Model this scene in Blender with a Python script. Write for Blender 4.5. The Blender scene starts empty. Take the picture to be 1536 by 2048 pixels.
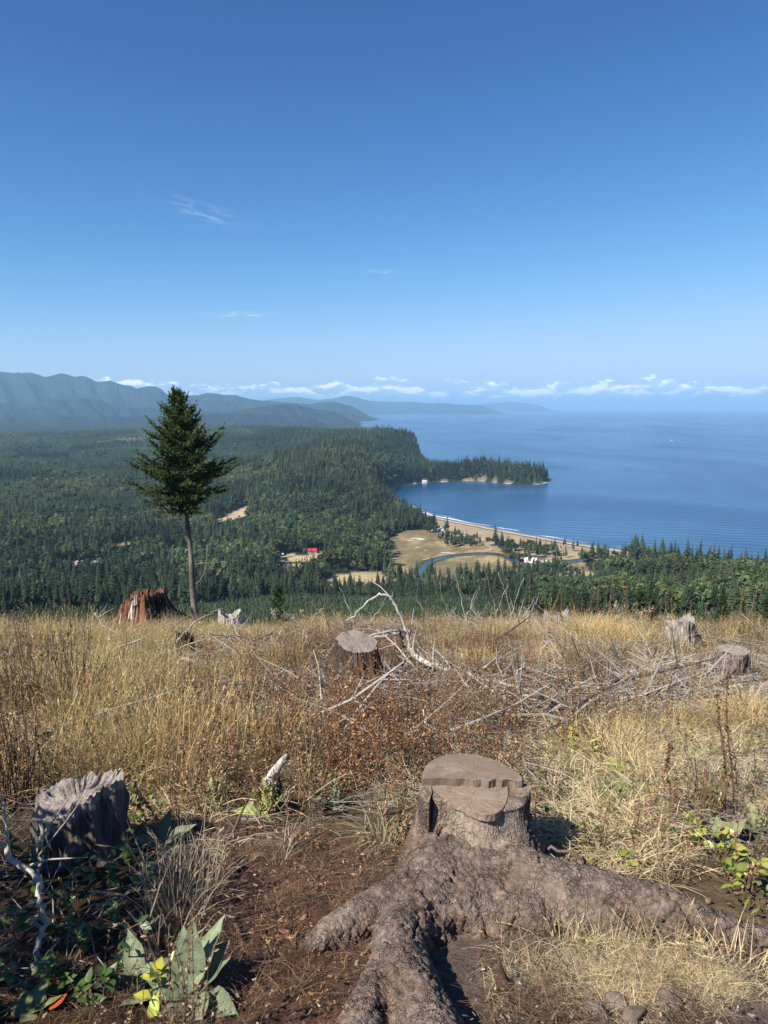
import bpy, math, random
import numpy as np
from mathutils import Vector, Matrix, Euler, noise as mnoise

random.seed(11)
rng = np.random.default_rng(11)
R = math.radians
scene = bpy.context.scene
COL = scene.collection

# ------------------------------------------------------------------ camera, sky, sun, exposure
F_PX, PITCH, EYE = 1500.0, R(7.93), 1.65
cam = bpy.data.objects.new('camera', bpy.data.cameras.new('camera'))
COL.objects.link(cam)
cam.location = (0, 0, EYE)
cam.rotation_euler = (math.pi / 2 - PITCH, 0, 0)
cam.data.sensor_fit = 'VERTICAL'
cam.data.sensor_height = 36
cam.data.sensor_width = 27
cam.data.lens = 36 * F_PX / 2048
cam.data.clip_start = 0.05
cam.data.clip_end = 300000
scene.camera = cam

SUN_EL, SUN_LEFT = R(43), R(128)          # elevation; angle left of the view direction (+Y)
sun_dir = Vector((-math.sin(SUN_LEFT) * math.cos(SUN_EL), math.cos(SUN_LEFT) * math.cos(SUN_EL), math.sin(SUN_EL)))
sl = bpy.data.lights.new('sun', 'SUN')
sl.energy = 5.0
sl.angle = R(0.55)
sl.color = (1.0, 0.93, 0.82)
sun = bpy.data.objects.new('sun', sl)
COL.objects.link(sun)
sun.rotation_euler = sun_dir.to_track_quat('Z', 'Y').to_euler()
sun.location = (-60, 10, 60)

scene.view_settings.view_transform = 'Standard'
scene.view_settings.look = 'None'
scene.view_settings.exposure = 0.82
scene.view_settings.gamma = 1.0
scene.view_settings.use_curve_mapping = False
scene.cycles.max_bounces = 6
scene.cycles.diffuse_bounces = 3
scene.cycles.glossy_bounces = 3
scene.cycles.transmission_bounces = 3
scene.cycles.transparent_max_bounces = 8
scene.cycles.volume_bounces = 2
scene.cycles.sample_clamp_indirect = 6.0
scene.cycles.use_denoising = True
try:
    scene.cycles.denoiser = 'OPENIMAGEDENOISE'
    scene.cycles.denoising_prefilter = 'ACCURATE'
except Exception:
    pass


def new_node(nt, typ, loc=(0, 0), **kw):
    n = nt.nodes.new(typ)
    n.location = loc
    for k, v in kw.items():
        if k in n.inputs:
            n.inputs[k].default_value = v
        else:
            setattr(n, k, v)
    return n


class NT:
    """tiny helper to write node trees as expressions"""
    def __init__(self, nt):
        self.nt = nt

    def put(self, sock, v):
        if v is None:
            return
        if hasattr(v, 'is_output'):
            self.nt.links.new(v, sock)
        else:
            if sock.type == 'RGBA' and hasattr(v, '__len__') and len(v) == 3:
                v = (*v, 1)
            sock.default_value = v

    def math(self, op, a, b=None, c=None, clamp=False):
        n = self.nt.nodes.new('ShaderNodeMath')
        n.operation = op
        n.use_clamp = clamp
        for i, v in enumerate((a, b, c)):
            self.put(n.inputs[i], v)
        return n.outputs[0]

    def vmath(self, op, a, b=None, scale=None):
        n = self.nt.nodes.new('ShaderNodeVectorMath')
        n.operation = op
        self.put(n.inputs[0], a)
        if b is not None:
            self.put(n.inputs[1], b)
        if scale is not None:
            self.put(n.inputs['Scale'], scale)
        return n.outputs['Value'] if op in ('LENGTH', 'DISTANCE', 'DOT_PRODUCT') else n.outputs[0]

    def mix(self, f, a, b, blend='MIX', clamp=False):
        n = self.nt.nodes.new('ShaderNodeMix')
        n.data_type = 'RGBA'
        n.blend_type = blend
        n.clamp_result = clamp
        self.put(n.inputs[0], f)
        self.put(n.inputs[6], a)
        self.put(n.inputs[7], b)
        return n.outputs[2]

    def noise(self, vec, scale, detail=4, rough=.55, dist=0.0, out=0):
        n = self.nt.nodes.new('ShaderNodeTexNoise')
        self.put(n.inputs['Vector'], vec)
        self.put(n.inputs['Scale'], scale)
        n.inputs['Detail'].default_value = detail
        n.inputs['Roughness'].default_value = rough
        n.inputs['Distortion'].default_value = dist
        return n.outputs[out]

    def ramp(self, f, lo, hi, a=0.0, b=1.0, smooth=True):
        n = self.nt.nodes.new('ShaderNodeMapRange')
        n.interpolation_type = 'SMOOTHSTEP' if smooth else 'LINEAR'
        self.put(n.inputs[0], f)
        for i, v in enumerate((lo, hi, a, b)):
            self.put(n.inputs[i + 1], v)
        return n.outputs[0]

    def comb(self, x, y, z):
        n = self.nt.nodes.new('ShaderNodeCombineXYZ')
        for i, v in enumerate((x, y, z)):
            self.put(n.inputs[i], v)
        return n.outputs[0]

    def sep(self, v):
        n = self.nt.nodes.new('ShaderNodeSeparateXYZ')
        self.put(n.inputs[0], v)
        return n.outputs


# world: clear blue sky, a low band of cumulus along the horizon, a few thin cirrus wisps
world = bpy.data.worlds.new('World')
scene.world = world
world.use_nodes = True
wt = world.node_tree
wt.nodes.clear()
W = NT(wt)
sky = wt.nodes.new('ShaderNodeTexSky')
sky.sky_type = 'NISHITA'
sky.sun_disc = False
sky.sun_elevation = SUN_EL
sky.sun_rotation = -SUN_LEFT
sky.altitude = 200
sky.air_density = 0.75
sky.dust_density = 0.0
sky.ozone_density = 8.0
tc = wt.nodes.new('ShaderNodeTexCoord')
d = tc.outputs['Generated']
dx, dy, dz = W.sep(d)
el = W.math('MULTIPLY', W.math('ARCSINE', dz), 180 / math.pi)          # degrees
az = W.math('MULTIPLY', W.math('ARCTAN2', dx, dy), 180 / math.pi)
# cumulus band
v1 = W.comb(W.math('MULTIPLY', az, 0.42), W.math('MULTIPLY', el, 1.05), 1.7)
v1b = W.comb(W.math('MULTIPLY', W.math('SUBTRACT', az, 0.25), 0.42), W.math('MULTIPLY', W.math('ADD', el, 0.34), 1.05), 1.7)
n1 = W.noise(v1, 1.0, 8, .62)
n1b = W.noise(v1b, 1.0, 8, .62)
big = W.noise(W.comb(W.math('MULTIPLY', az, 0.07), 3.3, 0.0), 1.0, 2, .5)
top = W.ramp(el, 1.3, 3.1, 0.0, 0.36)
bot = W.ramp(el, 0.2, 1.0, 0.10, 0.0)
thr = W.math('ADD', W.math('ADD', W.math('SUBTRACT', 0.505, W.math('MULTIPLY', big, 0.22)), top), bot)
dens = W.math('MULTIPLY', W.ramp(W.math('SUBTRACT', n1, thr), 0.0, 0.10), W.ramp(el, 0.05, 0.4))
lit = W.ramp(W.math('SUBTRACT', n1, n1b), -0.03, 0.11)
ccol = W.mix(lit, (4.4, 5.6, 7.4), (10.5, 10.4, 10.4))
# thin grey-blue veil low on the horizon
veil = W.math('MULTIPLY', W.ramp(el, 0.0, 2.0, 1.0, 0.0), 0.35)
vn = W.noise(W.comb(W.math('MULTIPLY', az, 0.12), W.math('MULTIPLY', el, 1.6), 9.0), 1.0, 5, .55)
veil = W.math('MULTIPLY', veil, W.ramp(vn, 0.36, 0.6))


def wisp(a0, e0, sa, se, tilt, amt, seed):
    u = W.math('SUBTRACT', az, a0)
    v = W.math('SUBTRACT', W.math('SUBTRACT', el, e0), W.math('MULTIPLY', u, tilt))
    g = W.math('ADD', W.math('POWER', W.math('DIVIDE', u, sa), 2.0), W.math('POWER', W.math('DIVIDE', v, se), 2.0))
    g = W.math('POWER', 2.718, W.math('MULTIPLY', g, -1.0))
    n = W.noise(W.comb(W.math('MULTIPLY', u, 0.55), W.math('MULTIPLY', v, 2.6), seed), 1.0, 6, .62, 0.6)
    return W.math('MULTIPLY', W.math('MULTIPLY', g, W.ramp(n, 0.42, 0.75)), amt)


cir = W.math('ADD', wisp(-12.9, 13.5, 2.6, 0.45, -0.22, 0.34, 5.0), wisp(-10.6, 6.72, 2.0, 0.16, 0.0, 0.9, 8.0))
cir = W.math('ADD', cir, wisp(0.3, 9.8, 1.6, 0.15, -0.05, 0.35, 14.0))
cir = W.math('ADD', cir, wisp(-6.2, 3.05, 0.45, 0.12, 0.0, 0.75, 21.0))
# the clear sky of a dry late-summer day: deeper and bluer overhead than the model's
sr = wt.nodes.new('ShaderNodeSeparateColor')
wt.links.new(sky.outputs[0], sr.inputs[0])
def soft(x, m):
    # levels off towards m
    return W.math('DIVIDE', x, W.math('POWER', W.math('ADD', 1.0, W.math('POWER', W.math('DIVIDE', x, m), 4.0)), 0.25))


deep = W.comb(*[W.math('MULTIPLY', W.math('POWER', soft(W.math('DIVIDE', sr.outputs[i], q), mx_), p_), q) for i, (q, p_, mx_) in enumerate(((1.95, 1.75, 1.5), (3.05, 1.48, 1.34), (5.9, 1.22, 1.12)))])
col = W.mix(veil, deep, (4.4, 5.8, 7.0))
col = W.mix(W.math('MULTIPLY', dens, 0.95), col, ccol)
col = W.mix(cir, col, (6.0, 6.8, 7.8))
bg = wt.nodes.new('ShaderNodeBackground')
bg.inputs['Strength'].default_value = 0.100
wo = wt.nodes.new('ShaderNodeOutputWorld')
wt.links.new(col, bg.inputs['Color'])
wt.links.new(bg.outputs[0], wo.inputs[0])

# ------------------------------------------------------------------ photo pixel <-> place
CP, SP = math.cos(PITCH), math.sin(PITCH)


def ray(px, py):
    u, v = (px - 768) / F_PX, (1024 - py) / F_PX
    return Vector((u, CP + v * SP, -SP + v * CP))


def P(px, py, D):
    """point D metres ahead seen at that pixel of the photograph"""
    r = ray(px, py)
    return Vector((0, 0, EYE)) + r * (D / r.y)


def pix(x, y, z):
    """vectorised: world -> photograph pixel"""
    zz = np.asarray(z) - EYE
    f = y * CP - zz * SP
    f = np.maximum(f, 1e-3)
    v = (y * SP + zz * CP) / f
    return 768 + F_PX * x / f, 1024 - F_PX * v


def smooth(a, b, x):
    t = np.clip((np.asarray(x, float) - a) / (b - a), 0, 1)
    return t * t * (3 - 2 * t)


def _hash(ix, iy, seed):
    h = (ix.astype(np.int64) * 374761393 + iy.astype(np.int64) * 668265263 + seed * 1442695041) & 0xffffffff
    h = ((h ^ (h >> 13)) * 1274126177) & 0xffffffff
    h = (h ^ (h >> 16)) & 0xffffffff
    return h / 4294967295.0


def vnoise(x, y, seed=0):
    x = np.asarray(x, float); y = np.asarray(y, float)
    xi, yi = np.floor(x), np.floor(y)
    fx, fy = x - xi, y - yi
    fx = fx * fx * fx * (fx * (fx * 6 - 15) + 10); fy = fy * fy * fy * (fy * (fy * 6 - 15) + 10)
    a, b = _hash(xi, yi, seed), _hash(xi + 1, yi, seed)
    c, e = _hash(xi, yi + 1, seed), _hash(xi + 1, yi + 1, seed)
    return (a * (1 - fx) + b * fx) * (1 - fy) + (c * (1 - fx) + e * fx) * fy


def fbm(x, y, octv=4, seed=0, gain=.5):
    s, amp, tot = 0, 1.0, 0
    for o in range(octv):
        s = s + amp * vnoise(np.asarray(x) * 2 ** o + 17.3 * o, np.asarray(y) * 2 ** o - 9.1 * o, seed + o)
        tot += amp
        amp *= gain
    return s / tot


# ------------------------------------------------------------------ terrain heights
SEA = -200.0
_py = np.array([-60, -10, 0, 12, 24, 32, 45, 100, 250, 400, 600, 650, 700, 760, 850, 1000, 1400], float)
_pz = np.array([3, 1.0, 0, -2.77, -5.8, -8.2, -13.5, -33, -75, -113, -155, -176, -192, -202, -215, -245, -340], float)
_fy = np.linspace(-60, 1400, 2921)
_fz = np.interp(_fy, _py, _pz)
_k = np.ones(17) / 17
_fz = np.convolve(np.pad(_fz, 8, mode='edge'), _k, 'valid')


def near_z(x, y):
    x = np.asarray(x, float); y = np.asarray(y, float)
    z = np.interp(y, _fy, _fz)
    r = np.hypot(x, y)
    z = z + (fbm(x / 1.7, y / 1.7, 3, 3) - .5) * (0.14 * smooth(1.5, 6, r) + 0.30 * smooth(6, 11, r))
    z = z + (fbm(x / 7, y / 7, 3, 5) - .5) * 1.15 * smooth(7, 20, r)
    z = z + (fbm(x / 60, y / 60, 3, 8) - .5) * 14 * smooth(70, 300, r)
    # the forested hillside to the right stands higher
    z = z + 30 * np.exp(-((x - 430) / 210) ** 2 - ((y - 640) / 200) ** 2)
    return z


def on_sea(px, py, h=0.0):
    r = ray(px, py)
    t = (EYE - (SEA + h)) / -r.z
    return r.x * t, r.y * t


def chaikin(pts, n=2):
    pts = [np.array(p, float) for p in pts]
    for _ in range(n):
        out = [pts[0]]
        for a, b in zip(pts[:-1], pts[1:]):
            out += [a * .75 + b * .25, a * .25 + b * .75]
        out.append(pts[-1])
        pts = out
    return pts


bay_px = [(1430, 1130), (1270, 1106), (1150, 1089), (1040, 1069), (960, 1053), (900, 1042), (850, 1033), (812, 1021),
          (786, 1007), (772, 994), (776, 983), (792, 975), (815, 969), (850, 965), (900, 963), (960, 961),
          (1000, 966), (1040, 969), (1075, 969), (1096, 964)]
bay = chaikin([(1500, 560), (760, 760)] + [on_sea(*p) for p in bay_px], 2)
tip = [on_sea(1103, 960), on_sea(1092, 953), on_sea(1000, 950), on_sea(930, 948), on_sea(880, 945), on_sea(858, 939), on_sea(849, 930), on_sea(843, 921), on_sea(840, 914),
       (150, 3350), (90, 3900), (0, 4400), on_sea(722, 852), on_sea(714, 846), on_sea(734, 837.5), on_sea(712, 832), on_sea(752, 827.5), on_sea(765, 824), on_sea(850, 820.5),
       (6000, 52000), (9000, 62000)]
shore = [np.array(p, float) for p in bay] + [np.array(p, float) for p in chaikin(tip, 1)]
land_poly = np.array(shore + [np.array(p, float) for p in ((-70000, 62000), (-70000, -3000), (6000, -3000), (6000, 300))])
shore_arr = np.array(shore)


def inside(poly, x, y):
    x = np.asarray(x, float); y = np.asarray(y, float)
    c = np.zeros(x.shape, bool)
    n = len(poly)
    for i in range(n):
        x1, y1 = poly[i]; x2, y2 = poly[(i + 1) % n]
        if y1 == y2:
            continue
        k = ((y1 > y) != (y2 > y)) & (x < (x2 - x1) * (y - y1) / (y2 - y1) + x1)
        c ^= k
    return c


def polydist(pts, x, y):
    x = np.asarray(x, float); y = np.asarray(y, float)
    best = np.full(x.shape, 1e18)
    for (x1, y1), (x2, y2) in zip(pts[:-1], pts[1:]):
        ax, ay = x2 - x1, y2 - y1
        L = ax * ax + ay * ay + 1e-9
        t = np.clip(((x - x1) * ax + (y - y1) * ay) / L, 0, 1)
        best = np.minimum(best, (x - x1 - t * ax) ** 2 + (y - y1 - t * ay) ** 2)
    return np.sqrt(best)


def shore_d(x, y):
    dd = polydist(shore_arr, x, y)
    return np.where(inside(land_poly, x, y), dd, -dd)


def wx(px, D):
    return (px - 768) / F_PX * D * 0.995


def ridge(x, y, pts, sea_side=1.0):
    """pts: (x, y, height, sigma) along a crest"""
    best = np.zeros(np.shape(x))
    for (x1, y1, h1, s1), (x2, y2, h2, s2) in zip(pts[:-1], pts[1:]):
        ax, ay = x2 - x1, y2 - y1
        t = np.clip(((x - x1) * ax + (y - y1) * ay) / (ax * ax + ay * ay), 0, 1)
        d2 = (x - x1 - t * ax) ** 2 + (y - y1 - t * ay) ** 2
        s = s1 + (s2 - s1) * t
        s = np.where(ax * (y - y1) - ay * (x - x1) > 0, s * sea_side, s)      # steeper towards the sea
        best = np.maximum(best, (h1 + (h2 - h1) * t) * np.exp(-d2 / (2 * s * s)))
    return best


ridge_pts = [(wx(500, 5200), 5200, 50, 900), (wx(660, 3700), 3700, 66, 500), (wx(772, 3000), 3000, 96, 240), (wx(808, 2850), 2850, 100, 175), (wx(780, 2520), 2520, 80, 170),
             (wx(725, 2150), 2150, 68, 190), (wx(700, 1850), 1850, 52, 170), (wx(705, 1600), 1600, 38, 130), (wx(735, 1420), 1420, 20, 90)]
spur_pts = [(wx(640, 2050), 2050, 30, 200), (wx(560, 1750), 1750, 20, 170), (wx(520, 1500), 1500, 10, 140)]
head_pts = [(wx(800, 2250), 2250, 6, 80), (wx(850, 2200), 2200, 4, 60), (wx(900, 2170), 2170, 18, 55), (wx(965, 2160), 2160, 36, 55), (wx(1040, 2080), 2080, 28, 48), (wx(1078, 2060), 2060, 28, 42)]


def valley_z(x, y, sd=None):
    if sd is None:
        sd = shore_d(x, y)
    h = 2.2 * (1 - np.exp(-np.maximum(sd, 0) / 18)) + 8 * smooth(250, 1200, sd) + 30 * smooth(2500, 9000, sd)
    h = h + (fbm(x / 420, y / 420, 3, 21) - .45) * 26 * smooth(500, 1500, sd) + (fbm(x / 1500, y / 1500, 3, 23) - .5) * 60 * smooth(1500, 4500, sd)
    cl = smooth(1, 34, sd)
    h = h + (ridge(x, y, ridge_pts, .42) + ridge(x, y, spur_pts)) * cl * (0.82 + 0.36 * fbm(x / 160, y / 160, 3, 25))
    h = h + ridge(x, y, head_pts) * smooth(1, 26, sd) * (0.8 + 0.4 * fbm(x / 60, y / 60, 2, 26))
    h = np.where(sd < 0, np.maximum(sd * 0.05, -9.0), h)
    return SEA + h


def ground_z(x, y):
    x = np.asarray(x, float); y = np.asarray(y, float)
    a = near_z(x, y)
    b = valley_z(x, y)
    m = np.maximum(a, b)
    k = 5.0
    return np.where(y < 450, a, m + k * np.log(np.exp((a - m) / k) + np.exp((b - m) / k)) - 0.0)


def at(px, py):
    """where that pixel's ray meets the clear-cut ground near the camera"""
    r = ray(px, py)
    o = Vector((0, 0, EYE))
    t, step = 0.5, 0.05
    prev = t
    while t < 120:
        p = o + r * t
        if p.z < float(near_z(p.x, p.y)):
            lo, hi = prev, t
            for _ in range(20):
                mid = (lo + hi) / 2
                q = o + r * mid
                if q.z < float(near_z(q.x, q.y)):
                    hi = mid
                else:
                    lo = mid
            return o + r * hi
        prev = t
        t += step * (1 + t * .1)
    return o + r * 33


def gz(x, y):
    return float(near_z(x, y))


# ------------------------------------------------------------------ mesh + material helpers
class MB:
    def __init__(self):
        self.v, self.f, self.c, self.n = [], [], [], 0

    def add(self, verts, faces, col=(1, 1, 1)):
        verts = np.asarray(verts, float).reshape(-1, 3)
        self.v.append(verts)
        n0 = self.n
        self.f.extend([tuple(i + n0 for i in f) for f in faces])
        col = np.asarray(col, float)
        if col.ndim == 1:
            col = np.repeat(col[None, :], len(verts), 0)
        self.c.append(col)
        self.n += len(verts)

    def tube(self, path, radii, n=6, col=(1, 1, 1), cap=True):
        path = [Vector(p) for p in path]
        m = len(path)
        if not hasattr(radii, '__len__'):
            radii = [radii] * m
        vs, fs = [], []
        up = Vector((0.13, 0.21, 0.97)).normalized()
        for i, p in enumerate(path):
            t = (path[min(i + 1, m - 1)] - path[max(i - 1, 0)])
            if t.length < 1e-9:
                t = Vector((0, 0, 1))
            t.normalize()
            a = t.cross(up)
            if a.length < 1e-3:
                a = t.cross(Vector((1, 0, 0)))
            a.normalize()
            b = t.cross(a)
            up = -a.cross(t) if False else b.cross(t).cross(t) if False else up
            for k in range(n):
                an = 2 * math.pi * k / n
                vs.append(p + (a * math.cos(an) + b * math.sin(an)) * radii[i])
        for i in range(m - 1):
            for k in range(n):
                k2 = (k + 1) % n
                fs.append((i * n + k, i * n + k2, (i + 1) * n + k2, (i + 1) * n + k))
        if cap:
            fs.append(tuple(range(n - 1, -1, -1)))
            fs.append(tuple((m - 1) * n + k for k in range(n)))
        self.add(vs, fs, col)

    def ribbon(self, path, widths, side, col):
        path = np.asarray(path, float)
        m = len(path)
        side = np.asarray(side, float)
        w = np.asarray(widths, float)[:, None]
        vs = np.empty((2 * m, 3))
        vs[0::2] = path - side * w
        vs[1::2] = path + side * w
        col = np.asarray(col, float)
        if col.ndim == 2:
            col = np.repeat(col, 2, 0)
        self.add(vs, [(2 * i, 2 * i + 1, 2 * i + 3, 2 * i + 2) for i in range(m - 1)], col)

    def mesh(self, name, mat=None, smooth_=False):
        me = bpy.data.meshes.new(name)
        v = np.concatenate(self.v) if self.v else np.zeros((0, 3))
        me.from_pydata(v.tolist(), [], self.f)
        c = np.concatenate(self.c)
        at_ = me.color_attributes.new('col', 'FLOAT_COLOR', 'POINT')
        at_.data.foreach_set('color', np.concatenate([c, np.ones((len(c), 1))], 1).astype(np.float32).ravel())
        if smooth_:
            me.polygons.foreach_set('use_smooth', np.ones(len(me.polygons), bool))
        if mat:
            me.materials.append(mat)
        me.update()
        return me

    def build(self, name, mat=None, parent=None, smooth_=False):
        o = bpy.data.objects.new(name, self.mesh(name, mat, smooth_))
        COL.objects.link(o)
        o.parent = parent
        return o


def grid_mesh(name, X, Y, Z, col=None, mat=None):
    """regular grid (rows, cols) -> mesh object, fast"""
    nr, nc = X.shape
    me = bpy.data.meshes.new(name)
    co = np.stack([X, Y, Z], -1).reshape(-1, 3).astype(np.float32)
    idx = np.arange(nr * nc).reshape(nr, nc)
    q = np.stack([idx[:-1, :-1], idx[:-1, 1:], idx[1:, 1:], idx[1:, :-1]], -1).reshape(-1, 4)
    me.vertices.add(len(co)); me.vertices.foreach_set('co', co.ravel())
    me.loops.add(q.size); me.loops.foreach_set('vertex_index', q.ravel().astype(np.int32))
    me.polygons.add(len(q))
    me.polygons.foreach_set('loop_start', (np.arange(len(q)) * 4).astype(np.int32))
    me.polygons.foreach_set('use_smooth', np.ones(len(q), bool))
    me.update(calc_edges=True)
    me.validate()
    if col is not None:
        at_ = me.color_attributes.new('col', 'FLOAT_COLOR', 'POINT')
        c = col.reshape(-1, 3)
        at_.data.foreach_set('color', np.concatenate([c, np.ones((len(c), 1))], 1).astype(np.float32).ravel())
    if mat:
        me.materials.append(mat)
    o = bpy.data.objects.new(name, me)
    COL.objects.link(o)
    return o


def tag(o, label=None, cat=None, group=None, kind=None):
    if label: o['label'] = label
    if cat: o['category'] = cat
    if group: o['group'] = group
    if kind: o['kind'] = kind
    return o


def empty(name, loc, label, cat, group=None, rz=0.0):
    o = bpy.data.objects.new(name, None)
    COL.objects.link(o)
    o.location = loc
    o.rotation_euler = (0, 0, rz)
    o.empty_display_size = 0.1
    return tag(o, label, cat, group)


def material(name, rough=.85, base=None, transl=0.0, rand=0.0, spec=.25, noise=None, bump=None, hue=0.0, build=None, bumpf=None):
    """base=None: the colour comes from the mesh's own colour attribute; rand varies it from copy to copy"""
    m = bpy.data.materials.new(name)
    m.use_nodes = True
    nt = m.node_tree
    nt.nodes.clear()
    N = NT(nt)
    out = nt.nodes.new('ShaderNodeOutputMaterial')
    bs = nt.nodes.new('ShaderNodeBsdfPrincipled')
    bs.inputs['Roughness'].default_value = rough
    bs.inputs['Specular IOR Level'].default_value = spec
    if base is None:
        a = nt.nodes.new('ShaderNodeAttribute')
        a.attribute_name = 'col'
        c = a.outputs['Color']
    else:
        c = N.mix(0.0, base, base)
    co = nt.nodes.new('ShaderNodeTexCoord').outputs['Object']
    if noise:
        for sc, amt in noise:
            nz = N.noise(co, sc, 5, .6)
            c = N.mix(1.0, c, N.comb(*[N.ramp(nz, .25, .75, 1 - amt, 1 + amt, False)] * 3), 'MULTIPLY')
    if rand or hue:
        oi = nt.nodes.new('ShaderNodeObjectInfo')
        rv = oi.outputs['Random']
        if rand:
            c = N.mix(1.0, c, N.comb(*[N.ramp(rv, 0, 1, 1 - rand, 1 + rand, False)] * 3), 'MULTIPLY')
        if hue:
            r2 = N.math('FRACT', N.math('MULTIPLY', rv, 7.31))
            c = N.mix(1.0, c, N.comb(N.ramp(r2, 0, 1, 1 - hue, 1 + hue, False), 1.0, N.ramp(r2, 0, 1, 1 + hue * .4, 1 - hue * .5, False)), 'MULTIPLY')
    if build:
        c = build(N, c, co, bs) or c
    nt.links.new(c, bs.inputs['Base Color'])
    if bump or bumpf:
        h = bumpf(N, co) if bumpf else None
        for sc, st in bump or ():
            nz = N.math('MULTIPLY', N.noise(co, sc, 6, .62), st)
            h = nz if h is None else N.math('ADD', h, nz)
        b = nt.nodes.new('ShaderNodeBump')
        b.inputs['Strength'].default_value = 1.0
        b.inputs['Distance'].default_value = 1.0
        nt.links.new(h, b.inputs['Height'])
        nt.links.new(b.outputs[0], bs.inputs['Normal'])
    sh = bs.outputs[0]
    if transl:
        tr = nt.nodes.new('ShaderNodeBsdfTranslucent')
        nt.links.new(c, tr.inputs['Color'])
        mx = nt.nodes.new('ShaderNodeMixShader')
        mx.inputs[0].default_value = transl
        nt.links.new(sh, mx.inputs[1])
        nt.links.new(tr.outputs[0], mx.inputs[2])
        sh = mx.outputs[0]
    nt.links.new(sh, out.inputs['Surface'])
    return m


def proto(name, mb, mat, smooth_=False):
    """a mesh kept out of the scene, only scattered"""
    return bpy.data.objects.new(name, mb.mesh(name, mat, smooth_))


def scatter(name, pts, rot, scl, pick, protos, label=None, cat=None, kind='stuff'):
    """one object of uncountable pieces: its points carry copies of the prototypes' geometry"""
    pts = np.asarray(pts, np.float32)
    n = len(pts)
    me = bpy.data.meshes.new(name)
    me.vertices.add(n)
    me.vertices.foreach_set('co', pts.ravel())
    a = me.attributes.new('rot', 'FLOAT_VECTOR', 'POINT'); a.data.foreach_set('vector', np.asarray(rot, np.float32).ravel())
    s = np.asarray(scl, np.float32)
    if s.ndim == 1:
        s = np.repeat(s[:, None], 3, 1)
    a = me.attributes.new('scl', 'FLOAT_VECTOR', 'POINT'); a.data.foreach_set('vector', s.ravel())
    a = me.attributes.new('pick', 'INT', 'POINT'); a.data.foreach_set('value', np.asarray(pick, np.int32))
    o = bpy.data.objects.new(name, me)
    COL.objects.link(o)
    ng = bpy.data.node_groups.new('scatter_' + name, 'GeometryNodeTree')
    ng.interface.new_socket('Geometry', in_out='INPUT', socket_type='NodeSocketGeometry')
    ng.interface.new_socket('Geometry', in_out='OUTPUT', socket_type='NodeSocketGeometry')
    gi, go = ng.nodes.new('NodeGroupInput'), ng.nodes.new('NodeGroupOutput')
    iop = ng.nodes.new('GeometryNodeInstanceOnPoints')
    iop.inputs['Pick Instance'].default_value = True
    jn = ng.nodes.new('GeometryNodeJoinGeometry')
    for p in protos:
        oi = ng.nodes.new('GeometryNodeObjectInfo')
        oi.inputs['Object'].default_value = p
        oi.inputs['As Instance'].default_value = False
        g2i = ng.nodes.new('GeometryNodeGeometryToInstance')
        ng.links.new(oi.outputs['Geometry'], g2i.inputs[0])
        ng.links.new(g2i.outputs[0], jn.inputs[0])

    def attr(nm, ty):
        x = ng.nodes.new('GeometryNodeInputNamedAttribute')
        x.data_type = ty
        x.inputs['Name'].default_value = nm
        return [s_ for s_ in x.outputs if s_.enabled and s_.name == 'Attribute'][0]
    e2r = ng.nodes.new('FunctionNodeEulerToRotation')
    ng.links.new(attr('rot', 'FLOAT_VECTOR'), e2r.inputs[0])
    ng.links.new(gi.outputs[0], iop.inputs['Points'])
    ng.links.new(jn.outputs[0], iop.inputs['Instance'])
    ng.links.new(attr('pick', 'INT'), iop.inputs['Instance Index'])
    ng.links.new(e2r.outputs[0], iop.inputs['Rotation'])
    ng.links.new(attr('scl', 'FLOAT_VECTOR'), iop.inputs['Scale'])
    ng.links.new(iop.outputs[0], go.inputs[0])
    md = o.modifiers.new('scatter', 'NODES')
    md.node_group = ng
    return tag(o, label, cat, kind=kind)

# ================================================================== THE WIDE LANDSCAPE
def px_poly(pts, h=2.0):
    return np.array([on_sea(*p, h) for p in pts])


marsh = px_poly([(775, 1078), (800, 1062), (850, 1060), (900, 1068), (960, 1082), (1000, 1098), (1030, 1112), (1080, 1118), (1140, 1118), (1170, 1122),
                 (1180, 1150), (1060, 1160), (1040, 1165), (780, 1165), (775, 1120), (768, 1095)])
strand = px_poly([(832, 1020), (905, 1034), (980, 1048), (1060, 1064), (1150, 1080), (1275, 1098), (1262, 1114), (1200, 1122), (1120, 1118), (1030, 1106), (985, 1092), (930, 1078), (880, 1062), (845, 1048)])
fields = [px_poly(p, 8) for p in (
    [(648, 1150), (680, 1138), (760, 1136), (775, 1144), (770, 1160), (660, 1162)],
    [(556, 1106), (580, 1100), (612, 1103), (640, 1095), (652, 1103), (640, 1112), (600, 1116), (562, 1117)],
    [(548, 1124), (570, 1121), (600, 1120), (600, 1130), (560, 1133)],
    [(228, 1084), (250, 1078), (272, 1082), (262, 1092), (236, 1094)],
    [(326, 1094), (348, 1090), (360, 1094), (345, 1100)],
    [(118, 1122), (165, 1118), (170, 1126), (130, 1130)],
    [(180, 1119), (212, 1119), (212, 1126), (180, 1127)],
    [(1140, 1132), (1190, 1134), (1180, 1150), (1140, 1152)],
)]
bare_slope = px_poly([(432, 1026), (452, 1018), (470, 1014), (492, 1007), (497, 1015), (486, 1022), (462, 1024), (440, 1030)], 20)

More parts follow.
